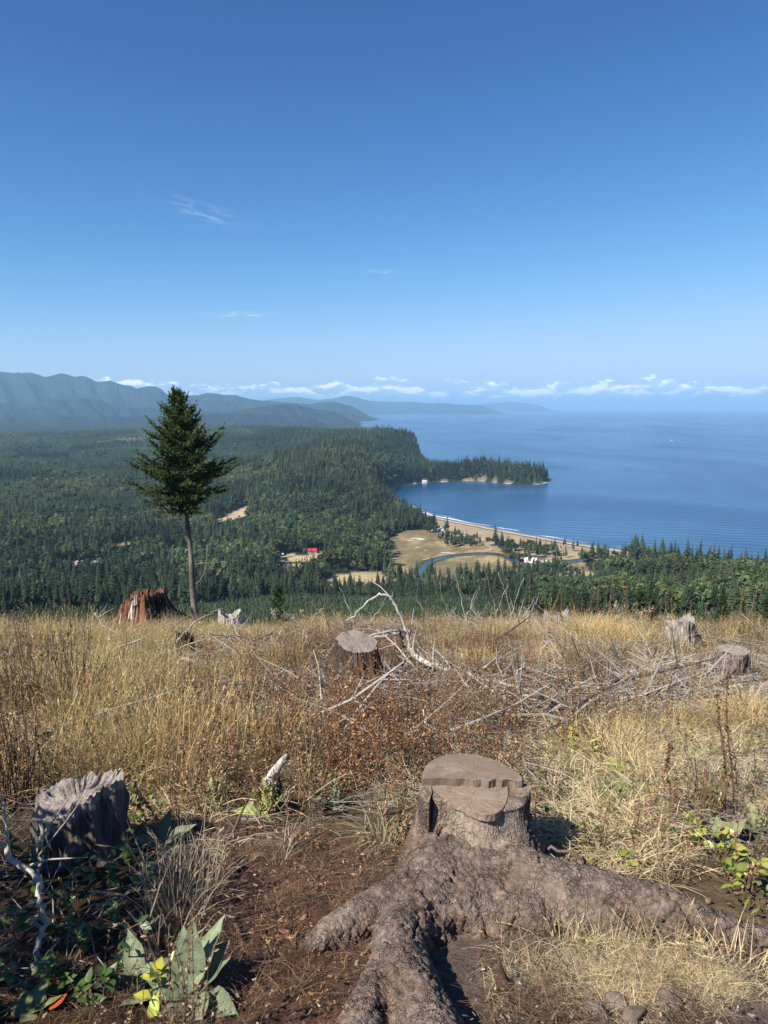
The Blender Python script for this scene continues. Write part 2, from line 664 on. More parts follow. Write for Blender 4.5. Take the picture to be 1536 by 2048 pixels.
# ---- wide terrain: a fan of quads, finer towards the camera
n_az, ratio = 560, 1.0145
azs = np.linspace(R(-62), R(62), n_az)
n_r = int(math.log(42000 / 36.0) / math.log(ratio)) + 1
rs = 36.0 * ratio ** np.arange(n_r)
A, RR = np.meshgrid(azs, rs)
TX, TY = RR * np.sin(A), RR * np.cos(A)
TZ = ground_z(TX, TY)
TZ[:3] -= 0.12
sd_t = shore_d(TX, TY)
shrub = np.array((0.060, 0.058, 0.026)); forest_c = np.array((0.020, 0.028, 0.014)); tan = np.array((0.30, 0.235, 0.125))
marsh_c = np.array((0.185, 0.125, 0.078)); sand = np.array((0.42, 0.36, 0.27)); green = np.array((0.12, 0.135, 0.05)); cliff = np.array((0.055, 0.045, 0.032))
TC = np.broadcast_to(forest_c, TX.shape + (3,)).copy()
w = (1 - smooth(430, 560, RR))[..., None]
TC = TC * (1 - w) + shrub * w
nz = fbm(TX / 22, TY / 22, 4, 40)
m = inside(marsh, TX, TY)
mc = marsh_c + (tan - marsh_c) * smooth(.42, .62, nz)[..., None]
TC[m] = (mc + (green - mc) * (0.55 * smooth(.5, .66, fbm(TX / 50, TY / 50, 3, 44)))[..., None])[m]
TC[inside(strand, TX, TY)] = (0.33, 0.255, 0.165)
for f in fields:
    TC[inside(f, TX, TY)] = (0.36, 0.29, 0.17)
TC[inside(bare_slope, TX, TY)] = (0.42, 0.32, 0.22)
# pale fields and logged patches far out on the plain
pt = smooth(.56, .64, fbm(TX / 420, TY / 190, 3, 60)) * smooth(2600, 4200, RR) * (sd_t > 200)
TC = TC + (np.array((0.13, 0.125, 0.07)) - TC) * (pt * .8)[..., None]
far = smooth(5200, 8000, RR)[..., None]
tex = (0.7 + 0.8 * fbm(TX / 260, TY / 90, 4, 61))[..., None]
TC = TC * (1 - far) + (TC * 1.25 * tex) * far
gx = np.abs(np.gradient(TZ, axis=1)) / (RR * (azs[1] - azs[0]))
cw = (smooth(.8, 1.5, gx) * (sd_t > 0) * (sd_t < 80))[..., None]
TC = TC * (1 - cw) + cliff * cw
TC[(sd_t > -4) & (sd_t < 6)] = sand * .45
mat_land = material('land', rough=.95, noise=[(0.02, .25), (0.15, .3)], spec=.1)
terrain = grid_mesh('terrain', TX, TY, TZ, TC, mat_land)
tag(terrain, kind='structure')


# ---- sea
BAYX, BAYY = on_sea(960, 985)


def sea_build(N, c, co, bs):
    sx, sy, sz = N.sep(co)
    patch = N.noise(N.comb(N.math('MULTIPLY', sx, 1.0), N.math('MULTIPLY', sy, 0.55), 0.0), 0.0022, 4, .55, 0.8)
    big = N.noise(N.vmath('MULTIPLY', co, (1.0, 0.45, 1.0)), 0.0011, 5, .6, 1.2)
    calm = N.ramp(patch, 0.60, 0.70, 0.42, 1.0)
    near = N.ramp(sy, 1000.0, 2600.0)
    c = N.mix(N.ramp(big, .38, .62), (0.007, 0.046, 0.122), (0.050, 0.125, 0.235))
    c = N.mix(N.math('MULTIPLY', N.math('SUBTRACT', 1.0, calm), .35), c, (0.010, 0.040, 0.090))
    N.nt.links.new(N.ramp(calm, 0, 1, 0.20, 0.34, False), bs.inputs['Roughness'])
    # swell lines run with the beach, wind ripple in between
    wv = N.nt.nodes.new('ShaderNodeTexWave')
    wv.wave_type = 'BANDS'; wv.bands_direction = 'Y'
    wv.inputs['Scale'].default_value = 0.011
    wv.inputs['Distortion'].default_value = 5.0
    wv.inputs['Detail'].default_value = 3
    wv.inputs['Detail Scale'].default_value = 1.4
    rot = N.nt.nodes.new('ShaderNodeMapping')
    rot.inputs['Rotation'].default_value = (0, 0, R(18))
    N.nt.links.new(co, rot.inputs[0])
    N.nt.links.new(rot.outputs[0], wv.inputs['Vector'])
    swell = N.math('MULTIPLY', wv.outputs['Fac'], N.ramp(sy, 900.0, 4200.0, 0.55, 0.12))
    rip = N.math('MULTIPLY', N.noise(N.comb(N.math('MULTIPLY', sx, .35), sy, 0.0), 0.085, 4, .62), N.ramp(sy, 1000.0, 5000.0, 0.75, 0.6))
    # the inner bay lies sheltered behind the headland
    lee = N.vmath('LENGTH', N.vmath('MULTIPLY', N.vmath('SUBTRACT', co, (BAYX, BAYY, SEA)), (1.0, 0.75, 0.0)))
    lee = N.ramp(lee, 120.0, 420.0, 0.30, 1.0)
    h = N.math('MULTIPLY', N.math('ADD', swell, N.math('MULTIPLY', rip, calm)), lee)
    b = N.nt.nodes.new('ShaderNodeBump')
    b.inputs['Strength'].default_value = 0.6
    b.inputs['Distance'].default_value = 1.0
    N.nt.links.new(h, b.inputs['Height'])
    N.nt.links.new(b.outputs[0], bs.inputs['Normal'])
    return c


mat_sea = material('sea_water', rough=.28, base=(0.02, 0.06, 0.12), spec=.34, build=sea_build)
n_az2 = 60
azs2 = np.linspace(R(-75), R(75), n_az2)
rs2 = np.geomspace(500, 150000, 80)
A2, R2 = np.meshgrid(azs2, rs2)
sea = grid_mesh('sea', R2 * np.sin(A2), R2 * np.cos(A2), np.full(A2.shape, SEA), None, mat_sea)
tag(sea, kind='structure')

# ---- far hills, one ridge behind the other
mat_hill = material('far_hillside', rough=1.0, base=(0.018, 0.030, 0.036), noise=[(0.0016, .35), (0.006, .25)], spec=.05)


def hill_range(name, D, prof, depth, seed, rough_=1.0, base_h=0.0):
    xs = np.arange(prof[0][0], prof[-1][0] + 1, 2.0)
    ys = np.interp(xs, [p[0] for p in prof], [p[1] for p in prof])
    ys = ys - (fbm(xs / 34, xs * 0, 5, seed, .55) - .5) * 11.0 * rough_
    crest = []
    for x_, y_ in zip(xs, ys):
        p = P(x_, y_, D)
        crest.append((p.x / D, p.z))
    crest = np.array(crest)
    vs = np.concatenate([np.linspace(-1, 0, 16), np.linspace(0, 1, 8)[1:]])
    V, I = np.meshgrid(vs, np.arange(len(xs)), indexing='ij')
    U = crest[I, 0]
    H = crest[I, 1] - SEA
    n1_ = fbm(xs[I] / 30 + 3 + V * 2.5, V * 3.2 + xs[I] / 60, 5, seed + 5, .55)
    spur = np.clip(np.abs(V) + (n1_ - .5) * .9 * (1 - np.abs(V)) * np.minimum(1, np.abs(V) * 6), 0, 1)
    Z = SEA + base_h + (H - base_h) * (1 - spur) ** 1.25
    Yw = D + V * depth
    edge = smooth(0, 34, np.minimum(I, len(xs) - 1 - I))
    Z = SEA - 5 + (Z - SEA + 5) * edge
    return tag(grid_mesh(name, U * Yw, Yw, Z, None, mat_hill), kind='structure')


hill_range('far_mountains', 14000, [(-420, 760), (-300, 744), (-200, 750), (-120, 742), (-80, 752), (0, 742), (18, 745), (35, 748), (50, 746), (65, 746), (90, 754), (105, 750), (122, 746), (135, 749), (150, 754), (168, 752.5), (180, 757), (192, 763), (206, 762), (220, 760), (236, 766), (250, 770), (262, 771),
                                    (272, 777), (286, 774), (300, 772.5), (312, 774), (322, 778), (335, 789), (350, 793), (395, 790), (415, 786), (434, 788), (450, 791), (472, 791), (486, 795), (500, 798), (540, 802), (580, 806), (640, 811), (700, 816)], 4000, 3, .32)
hill_range('distant_hills', 27000, [(430, 812), (500, 806), (560, 797), (595, 793), (640, 801), (665, 797), (690, 791), (715, 796), (740, 802), (790, 804), (840, 805), (900, 808), (960, 811), (1020, 814)], 4000, 9, .3)
hill_range('foothills', 10500, [(-420, 790), (-160, 796), (-60, 804), (0, 807), (50, 806), (90, 801), (130, 798), (165, 796), (200, 800), (222, 810), (240, 817), (290, 815), (340, 819), (420, 824), (520, 828)], 3000, 13, .5)
hill_range('wooded_cape', 13500, [(560, 822), (600, 812), (640, 804), (658, 802), (680, 806), (704, 812), (728, 819), (750, 824), (768, 829)], 2400, 19, .4)
hill_range('coast_hills', 9500, [(400, 838), (450, 827), (480, 820), (505, 816), (530, 811), (550, 808.5), (570, 809), (592, 810), (618, 815), (645, 821), (672, 824), (700, 828), (715, 835), (735, 842)], 2000, 17, .5)
hill_range('low_wooded_hills', 7800, [(-300, 838), (-60, 834), (60, 838), (200, 836), (330, 832), (440, 826), (520, 828), (600, 834), (650, 846), (700, 850)], 1700, 29, .8)
hill_range('distant_cape', 40000, [(860, 814), (920, 811), (950, 809.5), (980, 806), (1020, 804.5), (1050, 805.5), (1075, 809), (1110, 812), (1130, 813.5)], 3000, 33, .3)

# ---- beach, surf, creek, road
def strip(name, pts, w0, w1, z, mat, kind='structure', col=(1, 1, 1), zf=None, wob=0.0):
    """a flat band along pts; w0 / w1 = offsets to the right / left of the direction of travel"""
    pts = np.array(pts, float)
    t = np.gradient(pts, axis=0)
    t /= np.linalg.norm(t, axis=1)[:, None]
    nrm = np.stack([-t[:, 1], t[:, 0]], 1)
    k = np.arange(len(pts))
    a = pts + nrm * (w0 + wob * (vnoise(k * .7, k * 0, 5) - .5))[:, None] if hasattr(w0, '__len__') or wob else pts + nrm * w0
    b = pts + nrm * (w1 + wob * (vnoise(k * .9, k * 0 + 4, 6) - .5))[:, None] if hasattr(w1, '__len__') or wob else pts + nrm * w1
    X = np.stack([a[:, 0], (a[:, 0] + b[:, 0]) / 2, b[:, 0]], 1); Y = np.stack([a[:, 1], (a[:, 1] + b[:, 1]) / 2, b[:, 1]], 1)
    Z = np.broadcast_to(np.asarray(z, float), X.shape) if zf is None else zf(X, Y)
    o = grid_mesh(name, X, Y, np.array(Z), np.broadcast_to(np.array(col, float), X.shape + (3,)), mat)
    return tag(o, kind=kind)


def resample(pts, step):
    pts = np.array(pts, float)
    s = np.concatenate([[0], np.cumsum(np.linalg.norm(np.diff(pts, axis=0), axis=1))])
    q = np.arange(0, s[-1], step)
    return np.stack([np.interp(q, s, pts[:, 0]), np.interp(q, s, pts[:, 1])], 1)


bay_line = resample(bay[6:], 12)
mat_sand = material('sand', rough=.95, noise=[(0.05, .18), (0.4, .12)], spec=.1)
# the shore runs right to left with land on its left-hand side
strip('beach', bay_line, -6.0, 17.0, 0, mat_sand, col=(0.50, 0.43, 0.33), zf=lambda X, Y: np.stack([np.full(len(X), SEA - .15), np.full(len(X), SEA + .9), np.full(len(X), SEA + 2.6)], 1), wob=4.0)
mat_foam = material('foam', rough=.8, base=(0.75, 0.78, 0.8), noise=[(0.08, .2)])
mat_wet = material('wet_sand', rough=.35, base=(0.16, 0.15, 0.14), spec=.5)
wsel = bay_line[(bay_line[:, 1] < 1500)]
strip('wet_sand', wsel, -13.0, -4.0, SEA + .1, mat_wet, wob=3.0)


def surf(i0, i1, off, wd, seed):
    seg = bay_line[i0:i1]
    k = np.arange(len(seg))
    ww = np.maximum(0.05, wd * (vnoise(k * .45, k * 0 + 1.0, seed) - .25) * 1.8) * np.minimum(1, np.minimum(k, len(seg) - 1 - k) / 2.5)
    o = (vnoise(k * .25, k * 0 + 1.0, seed + 3) - .5) * 6
    strip('surf', seg, -off + o - ww, -off + o, SEA + .22, mat_foam, kind='stuff')


nb = len(bay_line)
for i0, i1, off, wd, sd_ in ((14, 24, 30, 3.2, 1), (22, 27, 44, 6, 2), (30, 44, 24, 3.5, 3), (46, 66, 20, 5, 5), (60, 84, 15, 5.5, 7), (72, 92, 27, 3.0, 9), (3, 12, 22, 3, 11), (88, 100, 10, 3, 12)):
    if i1 < nb:
        surf(i0, i1, off, wd, sd_)

creek_px = [(838, 1168), (838, 1150), (845, 1135), (862, 1123), (890, 1114), (930, 1109), (985, 1108), (1012, 1113), (1030, 1122), (1042, 1133), (1052, 1139), (1075, 1137), (1100, 1128), (1125, 1126), (1158, 1122), (1175, 1118)]
creek = resample(chaikin([on_sea(*p, 2.2) for p in creek_px], 2), 10)
mat_creek = material('creek_water', rough=.12, base=(0.03, 0.05, 0.07), spec=.35)
strip('creek', creek, -4.2, 4.2, 0, mat_creek, zf=lambda X, Y: np.maximum(ground_z(X, Y).mean(1, keepdims=True), SEA + 2) + .25 + X * 0, wob=5.0)
mat_bank = material('creek_bank', rough=.95, base=(0.055, 0.06, 0.03), noise=[(0.1, .4)])
strip('creek_bank', creek, 3.9, 11.0, 0, mat_bank, zf=lambda X, Y: ground_z(X, Y) + np.array([.2, 1.2, .3]), wob=4.0)
strip('creek_bank', creek, -7.5, -3.9, 0, mat_bank, zf=lambda X, Y: ground_z(X, Y) + np.array([.3, .8, .2]), wob=3.0)
mat_asphalt = material('road_surface', rough=.9, base=(0.16, 0.15, 0.14), noise=[(0.2, .2)])
road = resample(chaikin([on_sea(*p, 2.5) for p in ((1040, 1118), (1068, 1122), (1088, 1126), (1118, 1131), (1138, 1138), (1146, 1148), (1152, 1160))], 2), 8)
strip('road', road, -3.4, 3.4, 0, mat_asphalt, zf=lambda X, Y: ground_z(X, Y) + .6)
track = resample(chaikin([on_sea(*p, 2.5) for p in ((845, 1120), (880, 1112), (920, 1106), (960, 1106), (990, 1098), (970, 1088), (940, 1076), (905, 1064), (880, 1056))], 2), 8)
strip('gravel_track', track, -2.0, 2.0, 0, mat_sand, col=(0.36, 0.30, 0.22), zf=lambda X, Y: ground_z(X, Y) + .5)
# pale drift-sand patches on the marsh
mb = MB()
for px_, py_, rx, ry in ((832, 1077, 11, 6), (842, 1079, 7, 8), (822, 1081, 7, 4), (834, 1095, 4, 3), (852, 1101, 3, 2), (893, 1106, 9, 4), (905, 1107, 5, 3)):
    x0, y0 = on_sea(px_, py_, 2.2)
    n = 14
    rr_ = [rng.uniform(.6, 1.2) for _ in range(n)]
    xs_ = [x0 + rx * rr_[i] * math.cos(i * 2 * math.pi / n) for i in range(n)]; ys_ = [y0 + ry * rr_[i] * math.sin(i * 2 * math.pi / n) for i in range(n)]
    zz = ground_z(np.array(xs_), np.array(ys_)) + .3
    mb.add(np.stack([xs_, ys_, zz], 1), [tuple(range(n))], (0.55, 0.50, 0.41))
tag(mb.build('sand_patches', mat_sand), kind='stuff')

# ------------------------------------------------------------------ trees of the wide forest
def stand_build(N, c, co, bs):
    # stands of different age and kind
    pos = N.nt.nodes.new('ShaderNodeNewGeometry').outputs['Position']
    a = N.noise(pos, .007, 3, .55)
    b = N.noise(pos, .0021, 3, .5)
    k = N.math('MULTIPLY', N.ramp(a, .3, .7, .62, 1.45), N.ramp(b, .35, .65, .8, 1.2))
    return N.mix(1.0, c, N.comb(N.math('MULTIPLY', k, N.ramp(b, .35, .65, .9, 1.15)), k, N.math('MULTIPLY', k, N.ramp(b, .35, .65, 1.1, .9))), 'MULTIPLY')


mat_needle = material('forest_needles', rough=.8, rand=.42, hue=.18, spec=.15, build=stand_build)
mat_leaf = material('forest_leaves', rough=.8, rand=.38, hue=.18, spec=.15, transl=.15, build=stand_build)
mat_trunk = material('forest_trunk', rough=.95, rand=.3, spec=.1)


def conifer_crown(h, base, rad, n_tier, seed, col, droop=.35, ragged=.42):
    r_ = np.random.default_rng(seed)
    mb = MB()
    for t in np.linspace(0, 1, n_tier):
        z = base + (h - base) * t
        rr = rad * (1 - t) ** .68 + 0.12
        k = max(4, int(9 * (1 - t) + 4))
        a0 = r_.uniform(0, 6.28)
        for i in range(k):
            if r_.random() < .10:
                continue
            a = a0 + i * 6.283 / k + r_.uniform(-.3, .3)
            L = rr * r_.uniform(1 - ragged, 1 + ragged * .6)
            wd = L * r_.uniform(.22, .36) + .10
            ca, sa = math.cos(a), math.sin(a)
            tip = (ca * L, sa * L, z - L * droop * r_.uniform(.4, 1.2))
            mid = L * .55
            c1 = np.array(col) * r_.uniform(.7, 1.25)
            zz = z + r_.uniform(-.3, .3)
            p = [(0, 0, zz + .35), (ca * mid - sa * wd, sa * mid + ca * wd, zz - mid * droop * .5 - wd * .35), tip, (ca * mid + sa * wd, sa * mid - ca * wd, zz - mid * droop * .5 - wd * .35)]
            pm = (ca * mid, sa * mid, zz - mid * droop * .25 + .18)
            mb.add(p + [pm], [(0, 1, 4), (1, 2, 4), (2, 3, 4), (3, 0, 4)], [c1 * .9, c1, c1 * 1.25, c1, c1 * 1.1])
    mb.add([(-.12, 0, h - .8), (.12, 0, h - .8), (0, .0, h + .7)], [(0, 1, 2)], col)
    mb.add([(0, -.12, h - .8), (0, .12, h - .8), (0, .0, h + .7)], [(0, 1, 2)], col)
    return mb


def trunk_mb(h, r0, col=(0.16, 0.13, 0.105)):
    mb = MB()
    mb.tube([(0, 0, -1.5), (0.05, 0, h * .5), (0, 0.03, h)], [r0, r0 * .75, r0 * .3], 5, col, cap=False)
    return mb


def broad_crown(h, rad, n, seed, col):
    r_ = np.random.default_rng(seed)
    mb = MB()
    lobes = [(r_.normal(0, rad * .42), r_.normal(0, rad * .42), h * r_.uniform(.5, .82), rad * r_.uniform(.38, .62)) for _ in range(8)]
    for i in range(n):
        lx, ly, lz, lr = lobes[i % 8]
        dv = r_.normal(0, 1, 3)
        dv /= np.linalg.norm(dv)
        if dv[2] < -.35:
            dv[2] *= -1
        c = np.array((lx, ly, lz)) + dv * lr * r_.uniform(.75, 1.05)
        s = rad * r_.uniform(.10, .19)
        a = np.cross(dv, r_.normal(0, 1, 3)); a /= np.linalg.norm(a)
        b = np.cross(dv, a)
        b = b + dv * r_.uniform(-.5, .5); a = a + dv * r_.uniform(-.5, .5)
        cc = np.array(col) * r_.uniform(.72, 1.3)
        mb.add([c - a * s - b * s * .6, c + a * s * .8 - b * s, c + a * s + b * s * .7, c - a * s * .6 + b * s], [(0, 1, 2, 3)], cc)
    return mb


def join(*mbs):
    out = MB()
    for m_ in mbs:
        for v, c in zip(m_.v, m_.c):
            pass
        n0 = out.n
        out.v += m_.v; out.c += m_.c
        out.f.extend([tuple(i + n0 for i in f) for f in m_.f])
        out.n += m_.n
    return out


C_DARK, C_MID, C_PLANT, C_BROAD, C_OLIVE = (0.023, 0.036, 0.018), (0.036, 0.054, 0.024), (0.042, 0.066, 0.030), (0.058, 0.084, 0.032), (0.078, 0.094, 0.034)
crowns, trunks = [], []
for i in range(6):
    hh = 24 + 2 * (i % 3)
    bs_ = hh * (.22 + .10 * (i % 4))
    crowns.append(conifer_crown(hh, bs_, 3.3 + .5 * (i % 3), 17, 100 + i, C_DARK if i % 2 else C_MID))
    trunks.append(trunk_mb(hh * .9, .30))
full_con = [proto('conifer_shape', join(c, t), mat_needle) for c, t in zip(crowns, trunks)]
young = [proto('young_conifer_shape', conifer_crown(3.6 + .5 * i, .15, 1.25 + .12 * i, 9, 200 + i, C_PLANT, .15), mat_needle) for i in range(4)]
plant = [proto('plantation_shape', conifer_crown(13 + i, 1.0, 2.5, 10, 220 + i, C_PLANT, .25), mat_needle) for i in range(3)]
broads, btr = [], trunk_mb(7, .28, (0.2, 0.18, 0.15))
for i in range(5):
    broads.append(broad_crown(13 + i, 5.2 + .4 * i, 210, 300 + i, C_BROAD if i % 2 == 0 else C_OLIVE))
full_broad = [proto('broadleaf_shape', join(b, btr), mat_leaf) for b in broads]


def clump(kind, seed):
    r_ = np.random.default_rng(seed)
    out = MB()
    for k in range(9):
        if kind == 'con':
            m_ = conifer_crown(r_.uniform(17, 25), 3, r_.uniform(3, 4.2), 5, seed * 50 + k, C_MID if k % 3 else C_DARK)
        else:
            m_ = broad_crown(r_.uniform(11, 15), 5.5, 40, seed * 50 + k, C_BROAD if k % 2 else C_OLIVE)
        ox, oy = (k % 3 - 1) * 12 + r_.uniform(-5, 5), (k // 3 - 1) * 12 + r_.uniform(-5, 5)
        for v in m_.v:
            v += np.array((ox, oy, 0))
        out = join(out, m_)
    return out


far_con = [proto('far_conifers_shape', clump('con', 7 + i), mat_needle) for i in range(3)]
far_broad = [proto('far_broadleaf_shape', clump('broad', 17 + i), mat_leaf) for i in range(2)]


def jitter(r0, r1, sp, half=31.5):
    """jittered grid of points in the view's wedge between two distances"""
    Y = np.arange(r0 * .84, r1, sp)
    X = np.arange(-r1 * math.tan(R(half)), r1 * math.tan(R(half)), sp)
    gx_, gy_ = np.meshgrid(X, Y)
    gx_ = gx_ + rng.uniform(-.48, .48, gx_.shape) * sp
    gy_ = gy_ + rng.uniform(-.48, .48, gy_.shape) * sp
    x, y = gx_.ravel(), gy_.ravel()
    r = np.hypot(x, y)
    k = (r >= r0) & (r < r1) & (np.abs(np.arctan2(x, y)) < R(half))
    return x[k], y[k]


tall_from = lambda px_: np.interp(px_, [-200, 0, 330, 480, 800, 980, 1060, 1250, 1536, 1800], [430, 450, 540, 600, 620, 590, 400, 330, 300, 280])
CON, BRD, PLN, YNG, FCN, FBR = [], [], [], [], [], []


lowland = px_poly([(1000, 1085), (1060, 1086), (1120, 1096), (1200, 1106), (1262, 1112), (1250, 1128), (1185, 1150), (1040, 1166)])


clear = [px_poly(p, 8) for p in (
    [(548, 1103), (580, 1098), (612, 1100), (642, 1092), (660, 1102), (662, 1128), (600, 1150), (548, 1150)],
    [(640, 1134), (780, 1134), (780, 1172), (640, 1176)],
    [(222, 1082), (252, 1075), (276, 1080), (282, 1106), (228, 1112)],
    [(322, 1092), (350, 1088), (364, 1092), (362, 1112), (326, 1114)],
    [(112, 1119), (218, 1117), (222, 1145), (116, 1148)])]
slope_clear = px_poly([(426, 1024), (450, 1015), (470, 1011), (496, 1004), (504, 1016), (500, 1042), (430, 1050)], 20)


def low_growth(x, y):
    k = inside(slope_clear, x, y)
    for f in clear:
        k |= inside(f, x, y)
    return k


def openings(x, y):
    k = inside(lowland, x, y) | inside(marsh, x, y) | inside(strand, x, y) | inside(bare_slope, x, y)
    for f in fields:
        k |= inside(f, x, y)
    return k


# the near band of young plantation and the tall belt behind it
x, y = jitter(190, 640, 3.6)
z = near_z(x, y)
pxx, pyy = pix(x, y, z)
tf = tall_from(pxx)
r = np.hypot(x, y)
k = (r < tf - 8) & (rng.random(len(x)) < np.where(pxx < 1000, .92, .5)) & (r > np.where(pxx < 300, 300, 190))
YNG = np.stack([x[k], y[k], z[k] - .2], 1)
for r0, r1, sp, kind in ((280, 1450, 7.4, 'near'), (1450, 2900, 9.6, 'mid'), (2900, 5200, 12.5, 'mid'), (5200, 10500, 38, 'far')):
    x, y = jitter(r0, r1, sp)
    sd_ = shore_d(x, y)
    r = np.hypot(x, y)
    z = ground_z(x, y)
    pxx, pyy = pix(x, y, z)
    k = (sd_ > np.where((pyy < 1015), 7, 26)) & (~openings(x, y)) & (r > tall_from(pxx))
    k &= (pyy < 1300)
    # thin to nothing on the far pale fields
    ptf = smooth(.56, .64, fbm(x / 420, y / 190, 3, 60)) * smooth(2600, 4200, r) * (sd_ > 200)
    k &= rng.random(len(x)) > ptf * .9
    x, y, z, r, pxx, pyy, sd_ = (a[k] for a in (x, y, z, r, pxx, pyy, sd_))
    hgt = z - SEA
    nb_ = fbm(x / 110, y / 110, 3, 70)
    belt = (r < tall_from(pxx) + np.where(pxx < 300, 330, np.where(pxx < 1060, 240, 60)))
    right = (pxx > 1060) & (r < 1000)
    flat = (r > 820) & (r < 1450) & (pxx < 800) & ~belt
    pb = np.where(belt, .04, np.where(right, .82 * smooth(.28, .42, nb_) + .16, np.where(flat, .20 + .5 * smooth(.40, .54, nb_), .03 + .16 * smooth(.5, .62, nb_))))
    pb = np.where(r > 2400, pb * .5, pb)
    isb = rng.random(len(x)) < pb
    pl = (~isb) & (r > 1350) & (r < 5200) & (pxx < 560 - (r - 1350) * .02) & (fbm(x / 260, y / 260, 2, 77) > .40)
    p3 = np.stack([x, y, z - .3], 1)
    if kind == 'far':
        FCN.append(p3[~isb]); FBR.append(p3[isb])
    else:
        CON.append(p3[(~isb) & (~pl)]); BRD.append(p3[isb]); PLN.append(p3[pl])
# single groves on the marsh and the strand
gro = []
for px_, py_, n, sp_ in ((898, 1078, 26, 10), (936, 1088, 30, 9), (920, 1092, 14, 12), (990, 1092, 12, 6), (1015, 1096, 22, 11), (1045, 1100, 34, 13), (1075, 1107, 34, 13), (1095, 1112, 20, 9), (1042, 1123, 12, 7), (1018, 1118, 8, 5),
                         (862, 1064, 12, 7), (1062, 1150, 30, 12), (1115, 1140, 24, 9), (1100, 1150, 22, 12), (1125, 1098, 3, 3), (1145, 1103, 3, 3), (1175, 1120, 20, 10), (1200, 1116, 26, 10)):
    x0, y0 = on_sea(px_, py_, 2)
    gro.append(np.stack([x0 + rng.normal(0, sp_, n), y0 + rng.normal(0, sp_ * .8, n)], 1))
gro = np.concatenate(gro)
gp = np.stack([gro[:, 0], gro[:, 1], ground_z(gro[:, 0], gro[:, 1]) - .2], 1)
isb = rng.random(len(gp)) < .25
CON.append(gp[~isb]); BRD.append(gp[isb])
CON, BRD, PLN, FCN, FBR = (np.concatenate(a) for a in (CON, BRD, PLN, FCN, FBR))
print('trees', len(CON), len(BRD), len(PLN), len(YNG), len(FCN), len(FBR))


def nearest(pts, n):
    """the n points that show largest: nearest ones inside the frame"""
    pxx, pyy = pix(pts[:, 0], pts[:, 1], pts[:, 2])
    r = np.hypot(pts[:, 0], pts[:, 1]) + np.where((pxx > 4) & (pxx < 1532), 0, 1e6)
    o_ = np.argsort(r)
    return pts[o_[:n]], pts[o_[n:]]


def tree_scale(pts):
    x, y = pts[:, 0], pts[:, 1]
    u, _ = pix(x, y, pts[:, 2])
    s = np.where((np.hypot(x, y) < 820) & (u < 1080), .80, 1.0)
    s = np.where(inside(marsh, x, y) | inside(strand, x, y) | inside(lowland, x, y), .62, s)
    s = np.where((u > 1100) & (np.hypot(x, y) < 900), s * .62, s)
    s = np.where((u > 740) & (u <= 1100) & (np.hypot(x, y) < 820), s * .82, s)
    return np.where(low_growth(x, y), .28, s)


def spread(pts, smin, smax, protos, tall=.18, wide=None):
    n = len(pts)
    s = rng.uniform(smin, smax, n)
    sc = np.stack([s * rng.uniform(.85, 1.2, n), s * rng.uniform(.85, 1.2, n), s * rng.uniform(1 - tall, 1 + tall, n)], 1)
    rot = np.stack([rng.normal(0, .02, n), rng.normal(0, .02, n), rng.uniform(0, 6.28, n)], 1)
    return rot, sc, rng.integers(0, len(protos), n)


def forest(name, pts, smin, smax, protos):
    rot, sc, pk = spread(pts, smin, smax, protos)
    sc = sc * tree_scale(pts)[:, None]
    return scatter(name, pts, rot, sc, pk, protos)


con_ind, CON = nearest(CON, 300)
brd_ind, BRD = nearest(BRD, 300)
yng_ind, YNG = nearest(YNG, 300)
forest('conifer_forest', CON, .50, 1.25, full_con)
forest('broadleaf_forest', BRD, .55, 1.45, full_broad)
forest('plantation_forest', PLN, .8, 1.15, plant)
forest('young_plantation', YNG, .55, 1.15, young)
forest('far_conifer_forest', FCN, .8, 1.1, far_con)
forest('far_broadleaf_forest', FBR, .8, 1.1, far_broad)
crown_me = [c.mesh('crown', mat_needle) for c in crowns]
trunk_me = [t.mesh('trunk', mat_trunk) for t in trunks]
bcrown_me = [c.mesh('crown', mat_leaf) for c in broads]
btrunk_me = btr.mesh('trunk', mat_trunk)
young_me = [p.data for p in young]


def plant_tree(name, p, me_c, me_t, s, label, cat, group):
    root = empty(name, p, label, cat, group, rng.uniform(0, 6.28))
    root.scale = s
    for nm, me in (('crown', me_c), ('trunk', me_t)):
        o = bpy.data.objects.new(nm, me)
        COL.objects.link(o)
        o.parent = root
    return root


for i, p in enumerate(con_ind):
    side = pix(p[0], p[1], p[2])[0]
    s = rng.uniform(.42, .74) if side > 1040 else rng.uniform(.55, .78)
    if side < 420:
        lb, gr = 'dark conifer in the shaded wood below the left end of the clearing', 'dark conifers below the left of the clearing'
    elif side < 1040:
        lb, gr = 'dark conifer with long bare trunk in the belt before the marsh', 'bare trunked conifers before the marsh'
    else:
        lb, gr = 'tall dark conifer on the mixed wooded hillside below the right crest', 'conifers on the right hillside'
    plant_tree('conifer_tree', p, crown_me[i % 6], trunk_me[i % 6], (s, s, s * rng.uniform(.9, 1.15)), lb, 'tree', gr)
for i, p in enumerate(brd_ind):
    s = rng.uniform(.6, 1.1)
    side = pix(p[0], p[1], p[2])[0]
    if side < 1040:
        lb, gr = 'rounded light green broadleaf tree on the valley floor among dark conifers', 'broadleaf trees on the valley floor'
    else:
        lb, gr = 'rounded olive green broadleaf tree on the right hillside above the beach', 'broadleaf trees on the right hillside'
    plant_tree('broadleaf_tree', p, bcrown_me[i % 5], btrunk_me, (s, s, s), lb, 'tree', gr)
